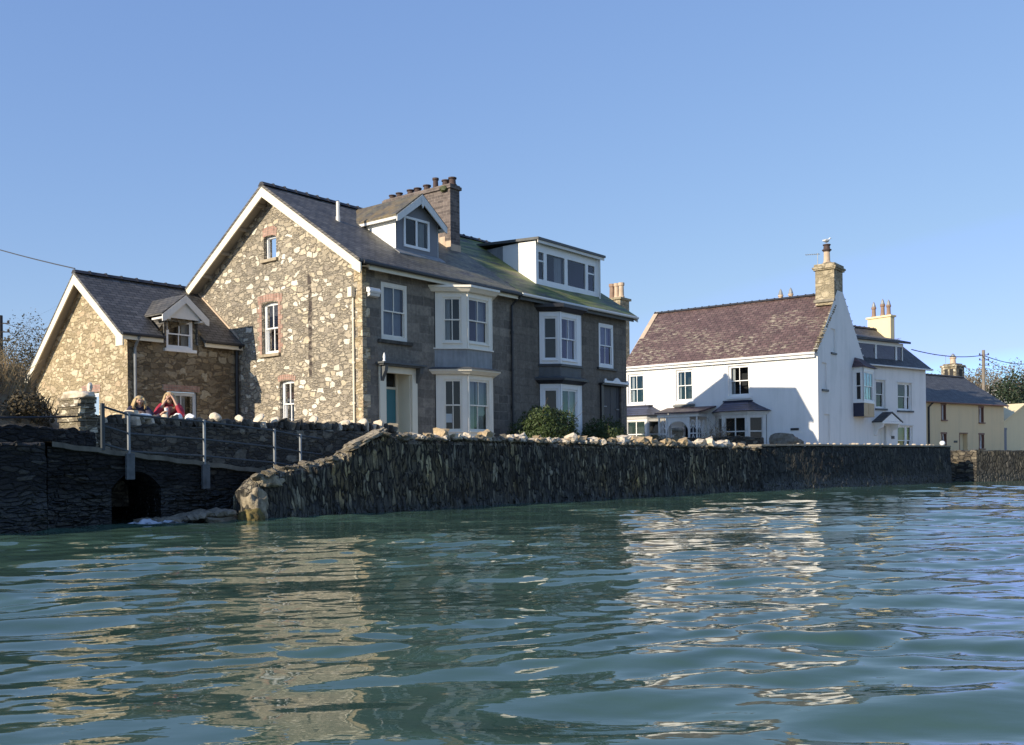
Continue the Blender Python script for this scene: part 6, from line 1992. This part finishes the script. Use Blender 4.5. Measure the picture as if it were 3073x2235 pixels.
def planting():
    bush('round_bush', FM, (6.9, -1.55, 2.0), (1.3, 1.0, 1.02), 15000, 0.042, 5, 'larger round dark green bush in front of the first black bay', M_leaf)
    bush('round_bush', FM, (10.35, -1.6, 1.85), (0.95, 0.8, 0.85), 9000, 0.04, 8, 'smaller round green bush by the dark front door', M_leaf)
    # ivy over the end of the bank beside the pier
    rng = random.Random(51)
    off = (-10.5, -1.9, 1.3)
    iv = MB()
    for c, r, n in (((-10.35, -1.35, 2.35), (0.35, 0.4, 0.34), 900), ((-10.6, -1.2, 1.95), (0.36, 0.4, 0.5), 1000), ((-10.1, -1.4, 2.1), (0.25, 0.3, 0.4), 600)):
        m = leaves(n, c, r, 0.04, rng, seed=c[0], shell=0.5)
        iv.add(m.v, m.f)
    tag(iv.build('ivy', M_ivyd, frame=FM, off=off, recalc=False), 'dark ivy clump hanging beside the slate pier', 'ivy')
    # earth bank with dead grass and brambles at the left
    bk = MB()
    nx, ny = 34, 26
    vs, fs = [], []
    for j in range(ny + 1):
        for i in range(nx + 1):
            u = -21.0 + 13.2 * i / nx
            v = -3.0 + 14.0 * j / ny
            e = min(1.0, max(0.0, (v + 3.0) / 3.2)) * min(1.0, max(0.0, (-7.6 - u) / 2.6))
            z = 1.3 + 1.75 * (e * e * (3 - 2 * e)) + 0.18 * noise.noise(Vector((u * 0.6, v * 0.6, 2.0)))
            vs.append((u, v, z))
    for j in range(ny):
        for i in range(nx):
            a = j * (nx + 1) + i
            fs.append((a, a + 1, a + nx + 2, a + nx + 1))
    bank = bk.add(vs, fs)
    tag(bank.build('bank', M_bank, frame=FM, off=(-14, 3, 1.3), smooth=True), kind='structure')
    gr = MB()
    rng = random.Random(61)
    for _ in range(13000):
        u = rng.uniform(-15.5, -7.9)
        v = rng.uniform(-2.5, 6.5)
        e = min(1.0, max(0.0, (v + 3.0) / 3.2)) * min(1.0, max(0.0, (-7.6 - u) / 2.6))
        z = 1.3 + 1.75 * (e * e * (3 - 2 * e)) - 0.05
        if noise.noise(Vector((u * 0.8, v * 0.8, 9))) < -0.25 or (u > -11.6 and v < -0.9):
            continue
        hh = rng.uniform(0.2, 0.7) * (0.7 + 0.8 * (noise.noise(Vector((u * 0.5, v * 0.5, 4))) + 0.4))
        a = rng.random() * 6.28
        w = rng.uniform(0.008, 0.02)
        lx, ly = rng.gauss(0, 0.55) * hh, rng.gauss(0, 0.55) * hh
        dx, dy = math.cos(a) * w, math.sin(a) * w
        b = len(gr.v)
        gr.v += [(u - dx, v - dy, z), (u + dx, v + dy, z), (u + dx * 0.8 + lx * 0.4, v + dy * 0.8 + ly * 0.4, z + hh * 0.6), (u - dx * 0.8 + lx * 0.4, v - dy * 0.8 + ly * 0.4, z + hh * 0.6), (u + lx, v + ly, z + hh * (0.75 if rng.random() < 0.3 else 1.0))]
        gr.f += [(b, b + 1, b + 2, b + 3), (b + 3, b + 2, b + 4)]
    tag(gr.build('dry_grass', M_straw, frame=FM, off=(-12, 2, 1.4), recalc=False), 'dead brown grass covering the bank', 'grass', kind='stuff')
    # scrub behind the cottage
    for (name, u, v, z0, hh, sp, seed, lab) in (('scrub_tree', -2.5, 15.2, 2.0, 4.6, 1.7, 71, 'bare brown scrub tree rising against the cottage roof verge'),
                                               ('scrub_tree', -2.3, 17.6, 2.0, 3.9, 1.8, 72, 'bushy grey brown scrub tree standing left of the cottage'),
                                               ('scrub_tree', -3.6, 16.6, 2.0, 2.9, 1.8, 73, 'low brown scrub bush below the dark left pole')):
        rng = random.Random(seed)
        off = (u, v, z0)
        h = thing(name, FM, off, lab, 'tree')
        st = MB()
        for i in range(20):
            d = Vector((rng.gauss(0, 0.42), rng.gauss(0, 0.42), 1.0))
            twig(st, (u + rng.gauss(0, 0.5) * sp * 0.6, v + rng.gauss(0, 0.5), z0 - 0.2), d, hh * rng.uniform(0.42, 0.6), 0.022, rng, 3)
        st.build('branches', M_twig, h, off=off, recalc=False)
        leaves(15000, (u, v, z0 + hh * 0.45), (sp, 1.2, hh * 0.55), 0.042, rng, seed=seed, shell=0.75, lump=0.5).build('leaves', M_scrub if seed != 73 else M_straw, h, off=off, recalc=False)
    # bare wood, evergreen and grey shrub at the far right
    def far_tree(name, x, y, z0, hh, sp, seed, lab, mat=M_twigpale, n=26, dens=3, leaf=None):
        rng = random.Random(seed)
        off = (x, y, z0)
        h = thing(name, WORLD, off, lab, 'tree', None)
        st = MB()
        tr = MB().tube([(x, y, z0 - 0.3), (x + 0.1, y, z0 + hh * 0.25), (x, y + 0.1, z0 + hh * 0.5)], [0.22, 0.16, 0.09], 7)
        for i in range(n):
            k = rng.uniform(0.15, 0.55)
            d = Vector((rng.gauss(0, 0.55), rng.gauss(0, 0.5), 0.75 + rng.random() * 0.5))
            twig(st, (x, y, z0 + hh * k), d, hh * rng.uniform(0.22, 0.36) * (sp / hh * 1.2 + 0.3), 0.05, rng, dens)
        tr.build('trunk', M_twig, h, off=off)
        st.build('branches', mat, h, off=off, recalc=False)
        if leaf:
            leaves(leaf[1], (x, y, z0 + hh * 0.58), (sp, sp, hh * 0.5), leaf[2], rng, seed=seed, shell=0.75, lump=0.4).build('crown', leaf[0], h, off=off, recalc=False)
    far_tree('bare_tree', 43.0, 92, 1.5, 7.4, 4.2, 81, 'pale bare tree just right of the square stone chimney', leaf=(M_brush, 20000, 0.10))
    far_tree('bare_tree', 47.0, 96, 1.5, 7.9, 4.6, 82, 'pale bare tree directly behind the right telegraph pole', leaf=(M_brush, 20000, 0.10))
    far_tree('bare_tree', 51.5, 97, 1.5, 8.2, 4.8, 83, 'tall pale bare tree at the right edge above the evergreen', leaf=(M_brush, 20000, 0.10))
    far_tree('grey_shrub', 39.2, 80, 1.5, 5.2, 1.9, 84, 'silvery grey leafless shrub left of the evergreen', mat=M_greyw, n=14, leaf=(M_greyw, 900, 0.05))
    far_tree('evergreen_tree', 43.4, 82, 1.4, 6.2, 3.6, 85, 'dense dark evergreen tree above the cream outbuilding', n=8, dens=2, leaf=(M_leaf2, 22000, 0.11))
    far_tree('evergreen_tree', 40.6, 83, 1.4, 4.6, 1.9, 86, 'smaller dark evergreen beside the gap right of the yellow house', n=6, dens=2, leaf=(M_leaf2, 9000, 0.09))
    # low wall, stone pillar and brown shrubs in front of the long white house
    O = (-4.0, 5.5, 1.14)
    path_wall([(-4.0, 10.6, 2.30), (-4.0, 1.3, 2.22)], 0.4, 0.8, 0.1, 0.04, 0.02, (0.3, 0.14), 23, 0.05).build('front_garden_wall', M_gwall, frame=FW, off=O)
    tag(bpy.data.objects['front_garden_wall'], 'low dark stone wall in front of the long white house', 'wall')
    pl = thing('stone_pillar', FW, (-4.2, 5.45, 1.14), 'short square stone pillar with a flat cap before the trellis porch', 'pillar')
    MB().box(-4.42, -3.98, 5.24, 5.68, 1.1, 2.55).build('pillar_shaft', M_lichstone, pl, off=(-4.2, 5.45, 1.14), bevel=0.03)
    MB().blob((-4.2, 5.46, 2.63), (0.3, 0.28, 0.12), 6, 0.2, 2, 0, 1.3, 0.4).build('pillar_cap', M_grey_stone, pl, off=(-4.2, 5.45, 1.14))
    for (v, r, hh, seed, lab) in ((3.6, 0.85, 0.62, 91, 'brown twiggy shrub before the right blue roofed bay'), (6.9, 0.6, 0.35, 92, 'low brown shrub left of the short stone pillar'), (9.9, 0.7, 0.5, 93, 'dark shrub at the left end of the low garden wall')):
        rng = random.Random(seed)
        off = (-3.7, v, 1.9)
        h = thing('garden_shrub', FW, off, lab, 'shrub')
        st = MB()
        for i in range(26):
            twig(st, (-3.7 + rng.gauss(0, 0.1), v + rng.gauss(0, r * 0.4), 1.7), (rng.gauss(0, 0.5), rng.gauss(0, 0.6), 1), (hh + 0.35) * rng.uniform(0.7, 1.1), 0.012, rng, 2)
        st.build('twigs', M_twig, h, off=off, recalc=False)
        leaves(900, (-3.7, v, 2.1), (0.35, r, hh), 0.035, rng, seed=seed, shell=0.6).build('leaves', M_straw if seed == 91 else M_leafolive, h, off=off, recalc=False)
    tag(MB().blob((-2.2, 0.75, 1.75), (0.55, 0.75, 0.55), 15, 0.4, 3, 0.2, 1.3, 0.25).build('rock', M_grey_stone, frame=FW, off=(-2.2, 0.75, 1.2)), 'grey rock heap at the near corner of the long white house', 'rock')


def poles_and_wires():
    def pole(x, y, z0, z1, mat, lab, bare=0):
        h = thing('telegraph_pole', WORLD, (x, y, z0), lab, 'pole')
        MB().tube([(x, y, z0 - 0.5), (x + 0.03, y, z1)], [0.15, 0.11], 10).build('shaft', mat, h, off=(x, y, z0))
        for dz in (0.35, 0.75, 1.15):
            a = MB().box(x - 0.3, x + 0.45, y - 0.05, y + 0.05, z1 - dz - 0.04, z1 - dz)
            for s_ in (-0.26, 0.4):
                a.lathe((x + s_, y, z1 - dz), [(0.05, 0), (0.06, 0.06), (0.03, 0.12)], 8)
            a.build('crossarm', M_poledark, h, off=(x, y, z0))
    pole(36.45, 75, 1.4, 9.45, M_wood, 'pale wooden telegraph pole behind the yellow house roof')
    pole(-23.75, 45, 1.4, 8.2, M_poledark, 'dark telegraph pole at the left edge behind the scrub')
    def wire(p, q, sag, r, lab):
        p, q = Vector(p), Vector(q)
        pts = []
        for i in range(25):
            t = i / 24
            w = p.lerp(q, t)
            w.z -= sag * 4 * t * (1 - t)
            pts.append(w)
        o = MB().tube(pts, r, 5).build('overhead_wire', M_wire, frame=WORLD, off=tuple((p + q) / 2))
        tag(o, lab, 'wire')
    wire((23.05, 55.9, 7.4), (36.4, 75, 9.05), 0.25, 0.03, 'overhead cable from the rooflight dormer to the pale pole')
    wire((36.45, 75, 9.05), (72, 130, 14.5), 0.8, 0.035, 'overhead cable leaving the pale pole to the right')
    wire((36.45, 75, 8.9), (58, 105, 9.4), 0.5, 0.022, 'thin lower wire sloping down right of the pale pole')
    wire((-38.6, 51.2, 18.0), tuple(FM.wor((-4.25, 8.61, 7.38))), 0.7, 0.02, 'thin wire slanting down to the cottage ridge')
    wire((-23.6, 45, 7.85), (-18, 40, 7.0), 0.25, 0.014, 'faint wire from the dark left pole into the scrub')
    # television aerials
    def aerial(frame, p, d, L, lab, n=7):
        h = thing('tv_aerial', frame, p, lab, 'aerial')
        P = Vector(p)
        D = Vector(d).normalized()
        S = D.cross(Vector((0, 0, 1))).normalized()
        m = MB().tube([P, P + Vector((0, 0, 0.9))], 0.018, 6)
        m.build('mast', M_galv, h, off=p)
        e = MB().tube([P + Vector((0, 0, 0.85)) - D * L * 0.15, P + Vector((0, 0, 0.85)) + D * L * 0.85], 0.016, 6)
        for i in range(n):
            c = P + Vector((0, 0, 0.87)) + D * L * (-0.1 + 0.9 * i / (n - 1))
            e.tube([c - S * 0.16, c + S * 0.16], 0.007, 5)
        e.build('boom', M_galv, h, off=p)
    aerial(FW, (2.75, 0.95, 10.9), (0, 1, 0.08), 0.75, 'grey aerial poking left from the big stone end chimney')
    aerial(FS, (6.0, 1.9, 7.3), (-0.35, -0.3, 0.02), 1.3, 'aerial beside the cream chimney on the rooflight house')
    aerial(FY, (14.4, 7.0, 8.3), (-1, 0, 0.0), 1.9, 'aerial with a long boom left of the square lichened chimney')


def gull():
    O = FW.wor((2.9, 0.52, 12.22))
    f = Frame(O.x, O.y, 60)
    f.o.z = O.z
    f.m = Matrix.Translation(f.o) @ Matrix.Rotation(f.rz, 4, 'Z')
    h = thing('gull', f, (0, 0, 0), 'white gull perched on the tall chimney pot', 'bird')
    k = 1.35
    b = MB()
    ring = [(-0.20, 0.13, 0.012, 0.008), (-0.14, 0.125, 0.03, 0.025), (-0.06, 0.13, 0.055, 0.055), (0.02, 0.145, 0.066, 0.07), (0.09, 0.17, 0.058, 0.064), (0.13, 0.205, 0.04, 0.045), (0.15, 0.235, 0.035, 0.036), (0.175, 0.255, 0.037, 0.036), (0.205, 0.258, 0.026, 0.027), (0.222, 0.254, 0.01, 0.012)]
    n = 12
    vs, fs = [], []
    for (x, z, ry, rz_) in ring:
        for j in range(n):
            t = 2 * math.pi * j / n
            vs.append((x * k, math.cos(t) * ry * k, (z + math.sin(t) * rz_) * k))
    for i in range(len(ring) - 1):
        for j in range(n):
            a, c = i * n + j, i * n + (j + 1) % n
            fs.append((a, c, c + n, a + n))
    fs += [tuple(range(n))[::-1], tuple((len(ring) - 1) * n + j for j in range(n))]
    b.add(vs, fs).build('body', M_white, h, smooth=True)
    w = MB()
    for s_ in (-1, 1):
        w.blob((-0.04 * k, s_ * 0.055 * k, 0.15 * k), (0.13 * k, 0.018 * k, 0.05 * k), 3, 0.1, 2)
    w.build('wings', M_greyw, h, smooth=True)
    MB().tube([(0.22 * k, 0, 0.253 * k), (0.27 * k, 0, 0.24 * k)], [0.012, 0.004], 6).build('beak', M_tanp, h)
    for s_ in (-1, 1):
        MB().tube([(0.0, s_ * 0.025 * k, 0.09 * k), (0.005, s_ * 0.025 * k, 0.0)], 0.007, 5).box(-0.01, 0.04, s_ * 0.025 * k - 0.015, s_ * 0.025 * k + 0.015, -0.002, 0.006).build('leg', M_tanp, h)


# ------------------------------------------------------------------ the two people leaning on the garden wall
M_skin = plain('skin', (0.50, 0.30, 0.21), 0.55, 0.06, 6, 0.05)
M_blonde = plain('blonde_hair', (0.52, 0.38, 0.19), 0.55, 0.25, 14, 0.4, 40)
M_red = plain('red_jacket', (0.36, 0.022, 0.045), 0.75, 0.12, 6, 0.3, 20)
M_pink = plain('pink_lining', (0.58, 0.22, 0.21), 0.8, 0.1, 6, 0.2)
M_nvj = plain('navy_jacket', (0.022, 0.018, 0.045), 0.75, 0.12, 6, 0.3, 20)
M_jean = plain('dark_jeans', (0.03, 0.035, 0.055), 0.85, 0.12, 6, 0.2)
M_eye = plain('eye_dark', (0.015, 0.012, 0.01), 0.3, 0.0, 6, 0)
M_lip = plain('lip', (0.36, 0.12, 0.10), 0.5, 0.05, 6, 0)


def skin(name, chains, mat, parent, root=0, sub=2):
    """one continuous surface grown round a jointed skeleton; chains share joints by position"""
    pts, rad, edges, idx = [], [], [], {}
    for ch in chains:
        prev = None
        for (p, r) in ch:
            key = tuple(round(x, 4) for x in p)
            if key not in idx:
                idx[key] = len(pts)
                pts.append(p)
                rad.append(r)
            if prev is not None and prev != idx[key]:
                edges.append((prev, idx[key]))
            prev = idx[key]
    me = bpy.data.meshes.new(name)
    me.from_pydata(pts, edges, [])
    me.materials.append(mat)
    o = bpy.data.objects.new(name, me)
    COL.objects.link(o)
    o.parent = parent
    bm = bmesh.new()
    bm.from_mesh(me)
    lay = bm.verts.layers.skin.verify()
    bm.verts.ensure_lookup_table()
    for i, v in enumerate(bm.verts):
        r = rad[i]
        v[lay].radius = (r, r) if not isinstance(r, tuple) else r
        v[lay].use_root = i == root
    bm.to_mesh(me)
    bm.free()
    m = o.modifiers.new('skin', 'SKIN')
    m.use_smooth_shade = True
    s_ = o.modifiers.new('smooth', 'SUBSURF')
    s_.levels = s_.render_levels = sub
    return o


def hand(wrist, d, palm_n, s=1.0, curl=0.5):
    """a palm with five unequal bent fingers: chains starting at the wrist"""
    w, d, nrm = Vector(wrist), Vector(d).normalized(), Vector(palm_n).normalized()
    side = d.cross(nrm).normalized()
    palm = w + d * 0.045 * s
    out = [[(tuple(w), 0.024 * s), (tuple(palm), 0.030 * s)]]
    for k, (o_, L) in enumerate(((-0.030, 0.068), (-0.010, 0.078), (0.010, 0.073), (0.029, 0.058))):
        p0 = palm + side * o_ * s + d * 0.035 * s
        p1 = p0 + (d + nrm * curl * 0.4).normalized() * L * 0.5 * s
        p2 = p1 + (d + nrm * curl * 1.4).normalized() * L * 0.5 * s
        out.append([(tuple(palm), 0.030 * s), (tuple(p0), 0.0095 * s), (tuple(p1), 0.009 * s), (tuple(p2), 0.0075 * s)])
    t0 = w + d * 0.025 * s - side * 0.03 * s
    t1 = t0 + (d * 0.7 - side * 0.7 + nrm * 0.3).normalized() * 0.035 * s
    t2 = t1 + (d * 0.9 - side * 0.2 + nrm * 0.5).normalized() * 0.03 * s
    out.append([(tuple(palm), 0.030 * s), (tuple(t0), 0.013 * s), (tuple(t1), 0.010 * s), (tuple(t2), 0.008 * s)])
    return out


def person(frame_at, yaw, kind, label):
    """built facing -y in its own axes, feet on the ground at z = 0, bending to rest its forearms on the wall"""
    P = FM.wor(frame_at)
    f = Frame(P.x, P.y, yaw)
    f.o.z = P.z
    f.m = Matrix.Translation(f.o) @ Matrix.Rotation(f.rz, 4, 'Z')
    h = thing('person', f, (0, 0, 0), label, 'person')
    red = kind == 'red'
    hip, chest, neck = (0, 0.22, 0.88), (0, -0.02, 1.20), (0, -0.10, 1.36)
    hc = Vector((0, -0.15, 1.485)) if red else Vector((0.01, -0.13, 1.47))      # middle of the head
    body = [[(hip, (0.15, 0.11)), ((0, 0.13, 1.02), (0.135, 0.10)), (chest, (0.155, 0.11)), ((0, -0.08, 1.31), (0.09, 0.07)), (neck, 0.052), (tuple(hc + Vector((0, 0.02, -0.06))), 0.062), (tuple(hc + Vector((0, 0.005, 0.0))), 0.082), (tuple(hc + Vector((0, 0.01, 0.06))), 0.075)]]
    # face: brow, nose and chin drawn out of the head
    body.append([(tuple(hc + Vector((0, 0.005, 0.0))), 0.082), (tuple(hc + Vector((0, -0.070, -0.012))), 0.022), (tuple(hc + Vector((0, -0.095, -0.02))), 0.012)])
    body.append([(tuple(hc + Vector((0, 0.02, -0.06))), 0.062), (tuple(hc + Vector((0, -0.045, -0.085))), 0.032)])
    for s_ in (-1, 1):
        body.append([(tuple(hc + Vector((0, 0.005, 0.0))), 0.082), (tuple(hc + Vector((s_ * 0.078, 0.012, -0.01))), 0.016)])
        foot = (s_ * 0.11, 0.16, 0.04)
        body.append([(hip, (0.15, 0.11)), ((s_ * 0.10, 0.22, 0.82), 0.092), ((s_ * 0.11, 0.15, 0.46), 0.062), ((s_ * 0.11, 0.22, 0.1), 0.042), (foot, 0.045), ((s_ * 0.12, 0.03, 0.035), 0.036)])
    sleeves = []
    for s_ in (-1, 1):
        sh = (s_ * 0.165, -0.05, 1.30)
        if red:
            el = (s_ * 0.27, -0.36, 1.06)
            wr = tuple(hc + Vector((s_ * 0.085 + 0.0, -0.12, -0.10 if s_ < 0 else -0.02)))
        else:
            el = (s_ * 0.24, -0.28, 1.06)
            wr = (s_ * 0.05, -0.47, 1.08) if s_ < 0 else (0.42, -0.44, 1.20)
        fore = (Vector(wr) - Vector(el)).normalized()
        body.append([(chest, (0.155, 0.11)), (sh, 0.058), (el, 0.042), (wr, 0.026)])
        pn = Vector((-s_, 0.2, 0.0)) if red else Vector((0, 0, -1))
        dirn = (fore + Vector((-s_ * 0.35, 0.2, 0.3))).normalized() if red else fore
        body += hand(wr, dirn, pn, 1.05, 0.6)
        cuff = tuple(Vector(el).lerp(Vector(wr), 0.62 if red else 0.88))
        sleeves.append([(chest, (0.195, 0.15)), (tuple(Vector(sh) + Vector((0, 0, 0.005))), 0.092), (tuple((Vector(sh) + Vector(el)) / 2 + Vector((s_ * 0.02, 0, 0))), 0.080), (el, 0.072), (cuff, 0.050)])
    skin('body', body, M_skin, h, 0)
    jk = [[((0, 0.20, 0.92), (0.20, 0.155)), ((0, 0.13, 1.04), (0.185, 0.15)), (chest, (0.195, 0.15)), ((0, -0.085, 1.325), (0.105, 0.085))]] + sleeves
    skin('jacket', jk, M_red if red else M_nvj, h, 0)
    tr = [[(hip, (0.165, 0.125)), (tuple(Vector(hip) + Vector((0, 0, -0.05))), (0.16, 0.125))]]
    for s_ in (-1, 1):
        tr.append([(tuple(Vector(hip) + Vector((0, 0, -0.05))), (0.16, 0.125)), ((s_ * 0.10, 0.22, 0.80), 0.105), ((s_ * 0.11, 0.15, 0.46), 0.076), ((s_ * 0.11, 0.21, 0.14), 0.06)])
    skin('trousers', tr, M_jean, h, 0)
    # hair: a cap with locks falling past the shoulders
    hr = MB()
    hr.blob(tuple(hc + Vector((0, 0.045, 0.04))), (0.098, 0.10, 0.095), 3, 0.12, 3)
    rng = random.Random(7 if red else 8)
    for s_ in (-1, 1):
        for k in range(7):
            x0 = hc + Vector((s_ * (0.066 + 0.005 * k), -0.02 + 0.02 * k, 0.075 - 0.005 * k))
            L = 0.30 if red else 0.24
            p1 = x0 + Vector((s_ * 0.045, -0.012, -L * 0.45))
            p2 = x0 + Vector((s_ * 0.05 + rng.uniform(-0.015, 0.015), -0.02, -L * 0.8))
            p3 = x0 + Vector((s_ * 0.03 + rng.uniform(-0.02, 0.02), -0.02, -L))
            hr.tube([x0, p1, p2, p3], [0.026, 0.026, 0.02, 0.006], 7)
    for k in range(6):
        x0 = hc + Vector((-0.05 + 0.02 * k, 0.10, 0.05))
        hr.tube([x0, x0 + Vector((0, 0.03, -0.14)), x0 + Vector((0, 0.02, -0.26))], [0.035, 0.032, 0.012], 7)
    hr.build('hair', M_blonde, h, smooth=True)
    for s_ in (-1, 1):
        MB().blob(tuple(hc + Vector((s_ * 0.031, -0.077, 0.012))), (0.012, 0.006, 0.0075), 1, 0.0, 2).build('eye', M_eye, h, smooth=True)
        MB().blob(tuple(hc + Vector((s_ * 0.033, -0.079, 0.032))), (0.019, 0.006, 0.004), 1, 0.0, 2).build('eyebrow', M_blonde, h, smooth=True)
    MB().blob(tuple(hc + Vector((0, -0.077, -0.052))), (0.024, 0.008, 0.008), 1, 0.0, 2).build('mouth', M_lip, h, smooth=True)
    if red:
        MB().blob((-0.05, -0.175, 1.17), (0.07, 0.04, 0.13), 2, 0.2, 2).build('scarf', M_pink, h, smooth=True)
    return f, hc


person((-7.47, -1.9, 1.14), 74, 'red', 'long haired blonde person in a red jacket leaning on the wall, hands at face')
fp, hcp = person((-8.25, -1.95, 1.03), 62, 'navy', 'blonde person in a dark navy jacket beside the cottage drainpipe, cup in hand')
cup = MB().lathe((0.5, -0.455, 1.20), [(0.03, 0), (0.04, 0.11), (0.043, 0.115), (0.043, 0.125), (0.02, 0.13)], 14).build('paper_cup', M_white, frame=fp, off=(0.5, -0.455, 1.2))
cup.location = fp.m @ Vector((0.5, -0.455, 1.2))
tag(cup, 'small white paper cup held by the person in navy', 'cup')
planting()
poles_and_wires()
gull()
